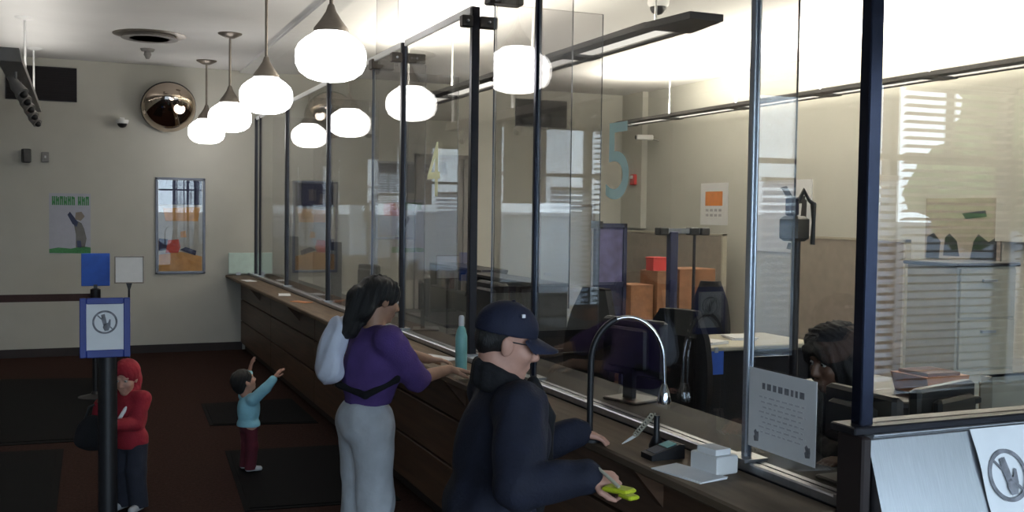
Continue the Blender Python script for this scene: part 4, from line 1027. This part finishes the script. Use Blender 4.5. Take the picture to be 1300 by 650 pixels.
def top(t, g, material, inf, hem, cuff, name='jumper', armr=(.046, .036, .030), wob=.002, collar=None, res=.008, hemr=0., hood=None):
    s = SDF(); H = g['H']; g['torso'](s, inf)
    if hemr: s.ell(V3(0, 0, g['hipz']-.0*H), V3(.108+hemr, .085+hemr, .11)*H, None, g['k'])
    for sg in (-1, 1):
        E_, W = g['arms'][sg]; c = cuff[0 if sg < 0 else 1] if isinstance(cuff, tuple) else cuff
        s.cap(g['S'][sg], E_, armr[0]*H, armr[1]*H, g['k'])
        if c > 0: s.cap(E_, E_+(W-E_)*c, armr[1]*H, armr[2]*H, .01)
    if collar: s.cap(g['nb']-V3(0, 0, .02*H), g['nb']+V3(0, .01*H, collar*H), .055*H, .046*H, .02)
    for sg in (-1, 1):
        pass
    if hem is not None:
        z = hem*H; s.cut((0, 0, z), (0, 0, -1))
    return sdf_part(t, name, s, res, material, wob, 28)
def hair(t, g, blobs, cutp, material='hair', h=.006, wob=.003, name='hair'):
    s = SDF(); q = g['hq']; R = g['R']; T = g['T']
    for b in blobs:
        if len(b) == 2: s.ell(T(*b[0]), V3(*b[1])*q, R, .02)
        else: s.cap(T(*b[0]), T(*b[1]), b[2]*q, b[3]*q, .02)
    for c, r in cutp: s.ell(T(*c), V3(*r)*q, R, .008, True)
    return sdf_part(t, name, s, h, material, wob, 90)
FACE = [((0, .125, -.035), (.068, .085, .088)), ((0, .10, -.12), (.10, .09, .08))]

# woman in violet, back to us, both hands on the counter
wp = dict(lean=.055, sw=.112, bulk=1.04, look=(.0, .28), rh=((1.83, 5.17, 1.11), (.2, -.6, -1), (.15, .95, -.12), (0, .1, 1), .25),
          lh=((1.87, 5.55, 1.10), (-.3, -.5, -1), (.25, .95, -.1), (0, .1, 1), .25), skin='skintan', fx=.062)
w, g = person('person', 'person in a violet top and pale trousers with a white bag on the back', (1.37, 5.17, 0), math.radians(10), 1.60, .97, wp)
trousers(w, g, 'stone', .018, .045, wob=.0035)
shoes(w, g, 'black')
top(w, g, 'violet', .016, .60, (.12, .12), armr=(.049, .043, .036), wob=.0028)
hair(w, g, [((0, -.02, .042), (.092, .112, .094)), ((0, -.075, .0), (.085, .07, .10)), ((.02, -.10, -.06), (.075, .06, .10)), ((.0, -.12, -.02), (.0, -.13, -.20), .075, .045)], FACE, wob=.004)
s = SDF(); H = 1.6
pts = [(-.06, .10, .80), (.10, .135, .74), (.175, .07, .685), (.15, -.09, .64), (-.05, -.15, .66)]
for a, b in zip(pts[:-1], pts[1:]): s.cap(V3(a[0], a[1]+.02, a[2]*H), V3(b[0], b[1]+.02, b[2]*H), .018, .018, .01)
sdf_part(w, 'waist_strap', s, .007, 'blackcloth')
s = SDF()
for (x, y, z, rx, ry, rz) in ((-.08, -.125, .25, .075, .05, .10), (-.09, -.165, .14, .10, .06, .13), (-.09, -.165, .06, .105, .062, .06)): s.ell((x, y, z), (rx, ry, rz), None, .05)
bag = thing('cloth_bag', 'white cloth bag slung on the back of the person in violet', 'bag', (1.37, 5.17, 1.06), None, math.radians(10)-PI/2); ORG[bag] = Vector((0, 0, 0))
sdf_part(bag, 'bag_body', s, .008, 'bagwhite', .004, 40)
s = SDF(); s.cap((-.10, -.13, .31), (-.125, -.03, .345), .017, .014, .03).cap((-.125, -.03, .345), (-.13, .06, .30), .014, .014, .02)
sdf_part(bag, 'strap', s, .006, 'bagwhite', .001, 40)

# man with cap, right arm reaching forward over the counter
mp = dict(lean=.07, sw=.125, bulk=1.12, look=(-.12, .24), head=(0.015, .055, 1.475), sh=.785, rh=((1.555, 2.985, 1.085), (.35, -.9, -.9), (.25, .95, -.15), (.45, -.1, .85), .85),
          lh=((1.79, 3.56, 1.10), (-.4, -.6, -1), (.1, .97, -.2), (0, .1, 1), .3), skin='skin', fx=.065, nk=1.15)
m, g = person('person', 'person in a navy jacket and navy cap standing close by at the counter', (1.385, 3.46, 0), math.radians(-8), 1.62, 1.09, mp)
trousers(m, g, 'blackcloth', .016, .03); shoes(m, g, 'black')
top(m, g, 'navy', .034, .44, (.98, .95), name='jacket', armr=(.062, .052, .036), wob=.0035, hemr=.012)
s = SDF(); nb = g['nb']
for k in range(14):                                   # stand-up collar, ring round the neck, and the front placket
    a = 2*PI*k/14; b = 2*PI*(k+1)/14
    f = lambda a: nb+V3(.092*math.cos(a), -.004+.102*math.sin(a), .036-.052*math.sin(a))
    s.cap(f(a), f(b), .022, .022, .02); s.cap(f(a)+V3(0, 0, .03), f(b)+V3(0, 0, .03), .018, .018, .02); s.cap(f(a)-V3(0, 0, .03), f(b)-V3(0, 0, .03), .024, .024, .02)
for z0, y0, z1, y1 in ((1.33, .165, 1.2, .225), (1.2, .225, .95, .22), (.95, .22, .76, .165)): s.cap((0, y0, z0), (0, y1, z1), .022, .022, .02)
sdf_part(m, 'collar_and_placket', s, .006, 'blackcloth', .0015, 40, label='black collar and front placket')
hair(m, g, [((0, -.022, .030), (.078, .088, .085)), ((0, -.064, -.005), (.062, .040, .05))], FACE+[((.085, .02, -.02), (.03, .05, .06)), ((-.085, .02, -.02), (.03, .05, .06))], h=.005, wob=.0015)
s = SDF(); T = g['T']; R = g['R']; q = g['hq']        # cap: crown and bill
s.ell(T(0, -.012, .052), V3(.090, .108, .092)*q, R, .01); s.cut(T(0, 0, .034), R@V3(0, .06, -1))
cp_ = sdf_part(m, 'cap', s, .005, 'navycap', .0008, 40)
b = MB(); top_ = []; bot = []
for i in range(15):
    u = -1+2*i/14
    for j in range(5):
        v = j/4; x = .082*u*(1-.08*v*v); yy = .078*math.sqrt(max(0, 1-(u*.80)**2))+.100*v*math.sqrt(max(0, 1-(u*.93)**2)); z = .050-.018*u*u-.030*v
        top_.append(T(x, yy, z)); bot.append(T(x, yy, z-.007))
n = len(top_); fs = []
for i in range(14):
    for j in range(4):
        a = i*5+j; fs += [(a, a+5, a+6, a+1), (n+a, n+a+1, n+a+6, n+a+5)]
rim = [i*5 for i in range(15)]+[14*5+j for j in range(1, 5)]+[i*5+4 for i in range(13, -1, -1)]+[j for j in range(3, 0, -1)]
for a, c in zip(rim, rim[1:]+rim[:1]): fs.append((a, c, n+c, n+a))
b.add(top_+bot, fs); part(cp_, 'bill', b, 'navycap', 50)
part(cp_, 'button', MB().sphere(T(0, -.012, .142), .008, 10, 6), 'navycap', 60); part(cp_, 'tag', MB().box(tuple(T(.072, .02, .108)-.006), tuple(T(.072, .02, .108)+.006)), 'paper')
gl = MB()
for sg in (-1, 1):
    gl.tube([tuple(T(sg*.078, -.005, .016)), tuple(T(sg*.070, .06, .018)), tuple(T(sg*.058, .098, .016))], .0022, 8)
    gl.tube([tuple(T(sg*(.033+.025*math.cos(a)), .102-.010*abs(math.cos(a)), .008+.018*math.sin(a))) for a in [2*PI*k/16 for k in range(17)]], .0018, 6)
gl.tube([tuple(T(-.010, .104, .012)), tuple(T(.010, .104, .012))], .0018, 6)
part(m, 'eyeglasses', gl, 'black', 60)
# yellow-green holder with a pale pen held in the hand, a thing of its own
kh = thing('marker_pouch', 'yellow-green tag with a pale pen in the hand of the man in the cap', 'tag', (1.66, 2.93, 1.08))
part(kh, 'tag', MB().box((1.575, 2.83, 1.055), (1.635, 2.93, 1.072), 0, .5, .006).box((1.585, 2.79, 1.05), (1.63, 2.85, 1.064), 0, .2, .005), 'yellow')
part(kh, 'pen', MB().tube([(1.565, 3.0, 1.13), (1.585, 2.93, 1.10), (1.60, 2.87, 1.074)], [.003, .006, .006]), 'beige', 40)

# toddler, arms raised
tp = dict(lean=.0, sw=.118, bulk=1.22, look=(.15, -.35), head=(-.0, -.035, .665), sh=.70, hip=.42, legk=.85, nk=1.3, arm=.92, hand=1.25,
          rh=((1.345, 7.62, .735), (1, .2, -.4), None, (0, -1, .4), .25), lh=((1.19, 7.86, .76), (-1, .2, -.2), None, (0, -1, .4), .25), skin='skin', res=.0042, fx=.07, kx=.068)
c, g = person('person', 'toddler in a light blue top raising both arms beside the counter', (1.16, 7.74, .011), math.radians(12), .78, .78, tp)
trousers(c, g, 'maroon', .010, .022, wob=.0016, res=.006); shoes(c, g, 'shoe')
top(c, g, 'ltblue', .013, .43, (.55, .75), name='shirt', armr=(.056, .048, .04), wob=.0018, res=.006, hemr=.01)
hair(c, g, [((0, -.02, .042), (.086, .108, .092)), ((0, -.07, -.01), (.075, .055, .085))], FACE, h=.0045, wob=.002)

# child in red, half hidden by the sign stand
kp = dict(lean=.02, sw=.112, bulk=1.08, look=(.25, .25), sh=.77, hip=.47, legk=.95, nk=1.2, arm=1., hand=1.1,
          rh=((.125, 6.98, .72), (.3, -.5, -.8), None, (1, 0, .3), .6), lh=((.20, 6.80, .60), (-.3, -.5, -.9), None, (0, .3, 1), .4), skin='skin', res=.005)
kd, g = person('person', 'child in a red hooded jacket and dark trousers behind the emblem sign stand', (.30, 7.0, 0), math.radians(230), .96, .84, kp)
trousers(kd, g, 'jeans', .014, .03, wob=.002, res=.007); shoes(kd, g, 'shoe')
top(kd, g, 'redcloth', .018, .43, (.85, .85), name='hooded_jacket', armr=(.056, .048, .04), wob=.0022, res=.007, collar=.03, hemr=.01)
hair(kd, g, [((0, -.02, .048), (.098, .118, .098)), ((0, -.06, -.03), (.092, .085, .10)), ((0, -.03, -.10), (.085, .085, .05))], [((0, .125, -.02), (.064, .085, .095))], 'redcloth', .006, .001, 'hood')
s = SDF(); che = g['che']; H = .96
for sg in (-1, 1): s.cap(g['nb']+V3(sg*.058, .035, .0), che+V3(sg*.022, .118, -.03), .013, .012, .01)
s.cap(g['S'][1]+V3(.0, .05, -.01), g['arms'][1][0]+V3(.045, .02, .02), .008, .008, .01)
sdf_part(kd, 'white_trim', s, .004, 'paper')
bg = thing('shoulder_bag', 'dark bag hanging from the hand of the child in red', 'bag', (.075, 6.98, .40))
s = SDF(); s.ell((0, 0, .13), (.095, .05, .11), None, .03).ell((0, 0, .08), (.105, .055, .07), None, .03); ORG[bg] = Vector((0, 0, 0))
sdf_part(bg, 'bag_body', s, .007, 'blackcloth', .003, 30)
part(bg, 'handle', MB().tube([(-.05, 0, .2), (-.02, 0, .29), (.045, 0, .315), (.06, 0, .28), (.05, 0, .2)], .007), 'black', 40)

# teller behind the glass
ep_ = dict(lean=.03, sw=.118, bulk=1.05, look=(-.1, .2), rh=((2.60, 2.98, 1.06), (.4, -.6, -.8), (0, .97, -.1), (0, .1, 1), .3), lh=((2.60, 3.42, 1.06), (-.4, -.6, -.8), (0, .97, -.1), (0, .1, 1), .3), skin='skinbrown', sh=.80)
tl_, g = person('person', 'teller with bushy dark hair and black top behind the glass near the notice sheet', (2.80, 3.22, 0), math.radians(188), 1.50, 1.0, ep_)
top(tl_, g, 'blackcloth', .016, .47, (.9, .9), name='blouse', armr=(.048, .040, .032)); trousers(tl_, g, 'blackcloth'); shoes(tl_, g, 'black')
hair(tl_, g, [((0, -.02, .05), (.118, .13, .105)), ((-.06, -.03, -.02), (.07, .09, .11)), ((.06, -.03, -.02), (.07, .09, .11)), ((0, -.08, -.03), (.10, .06, .12))], [((0, .13, -.03), (.060, .085, .088)), ((0, .1, -.12), (.06, .07, .07))], wob=.005)

# ------------------------------------------------------------------ light, world, camera
W = bpy.data.worlds.new('sky'); SC.world = W; W.use_nodes = True
nt = W.node_tree; bgd = nt.nodes['Background']
tc = nt.nodes.new('ShaderNodeTexCoord'); sp_ = nt.nodes.new('ShaderNodeSeparateXYZ'); rmp = nt.nodes.new('ShaderNodeValToRGB')
nt.links.new(tc.outputs['Generated'], sp_.inputs[0]); nt.links.new(sp_.outputs['Z'], rmp.inputs['Fac'])
rmp.color_ramp.elements[0].position = 0.; rmp.color_ramp.elements[0].color = (.72, .86, 1., 1)
rmp.color_ramp.elements[1].position = .7; rmp.color_ramp.elements[1].color = (.55, .75, 1., 1)
nt.links.new(rmp.outputs[0], bgd.inputs['Color']); bgd.inputs['Strength'].default_value = 8.0
L = bpy.data.lights.new('window_portal', 'AREA'); L.shape = 'RECTANGLE'; L.size = XF-edges[2]; L.size_y = 3.0; L.cycles.is_portal = True
o = bpy.data.objects.new('window_portal', L); COL.objects.link(o); o.location = ((edges[2]+XF)/2, YF-.15, 1.75); o.rotation_euler = (PI/2, 0, 0)

cd = bpy.data.cameras.new('camera'); cd.sensor_width = 36.; cd.lens = 36.*1300/1300
cam = bpy.data.objects.new('camera', cd); COL.objects.link(cam)
th = math.atan(550/1300); pt = math.radians(2.36); ro = math.radians(.77)
Fv = Vector((math.sin(th)*math.cos(pt), math.cos(th)*math.cos(pt), -math.sin(pt))); R0 = Vector((math.cos(th), -math.sin(th), 0)); U0 = R0.cross(Fv)
Rv = R0*math.cos(ro)+U0*math.sin(ro); Uv = Rv.cross(Fv)
mx = Matrix((Rv, Uv, -Fv)).transposed().to_4x4(); mx.translation = Vector((0, 0, 1.95)); cam.matrix_world = mx
cd.clip_start = .05; SC.camera = cam
SC.view_settings.view_transform = 'Standard'; SC.view_settings.look = 'None'; SC.view_settings.gamma = 1.; SC.view_settings.use_curve_mapping = False
SC.view_settings.exposure = .18
cy = SC.cycles; cy.transparent_max_bounces = 40; cy.max_bounces = 14; cy.glossy_bounces = 6; cy.diffuse_bounces = 5; cy.sample_clamp_indirect = 6.
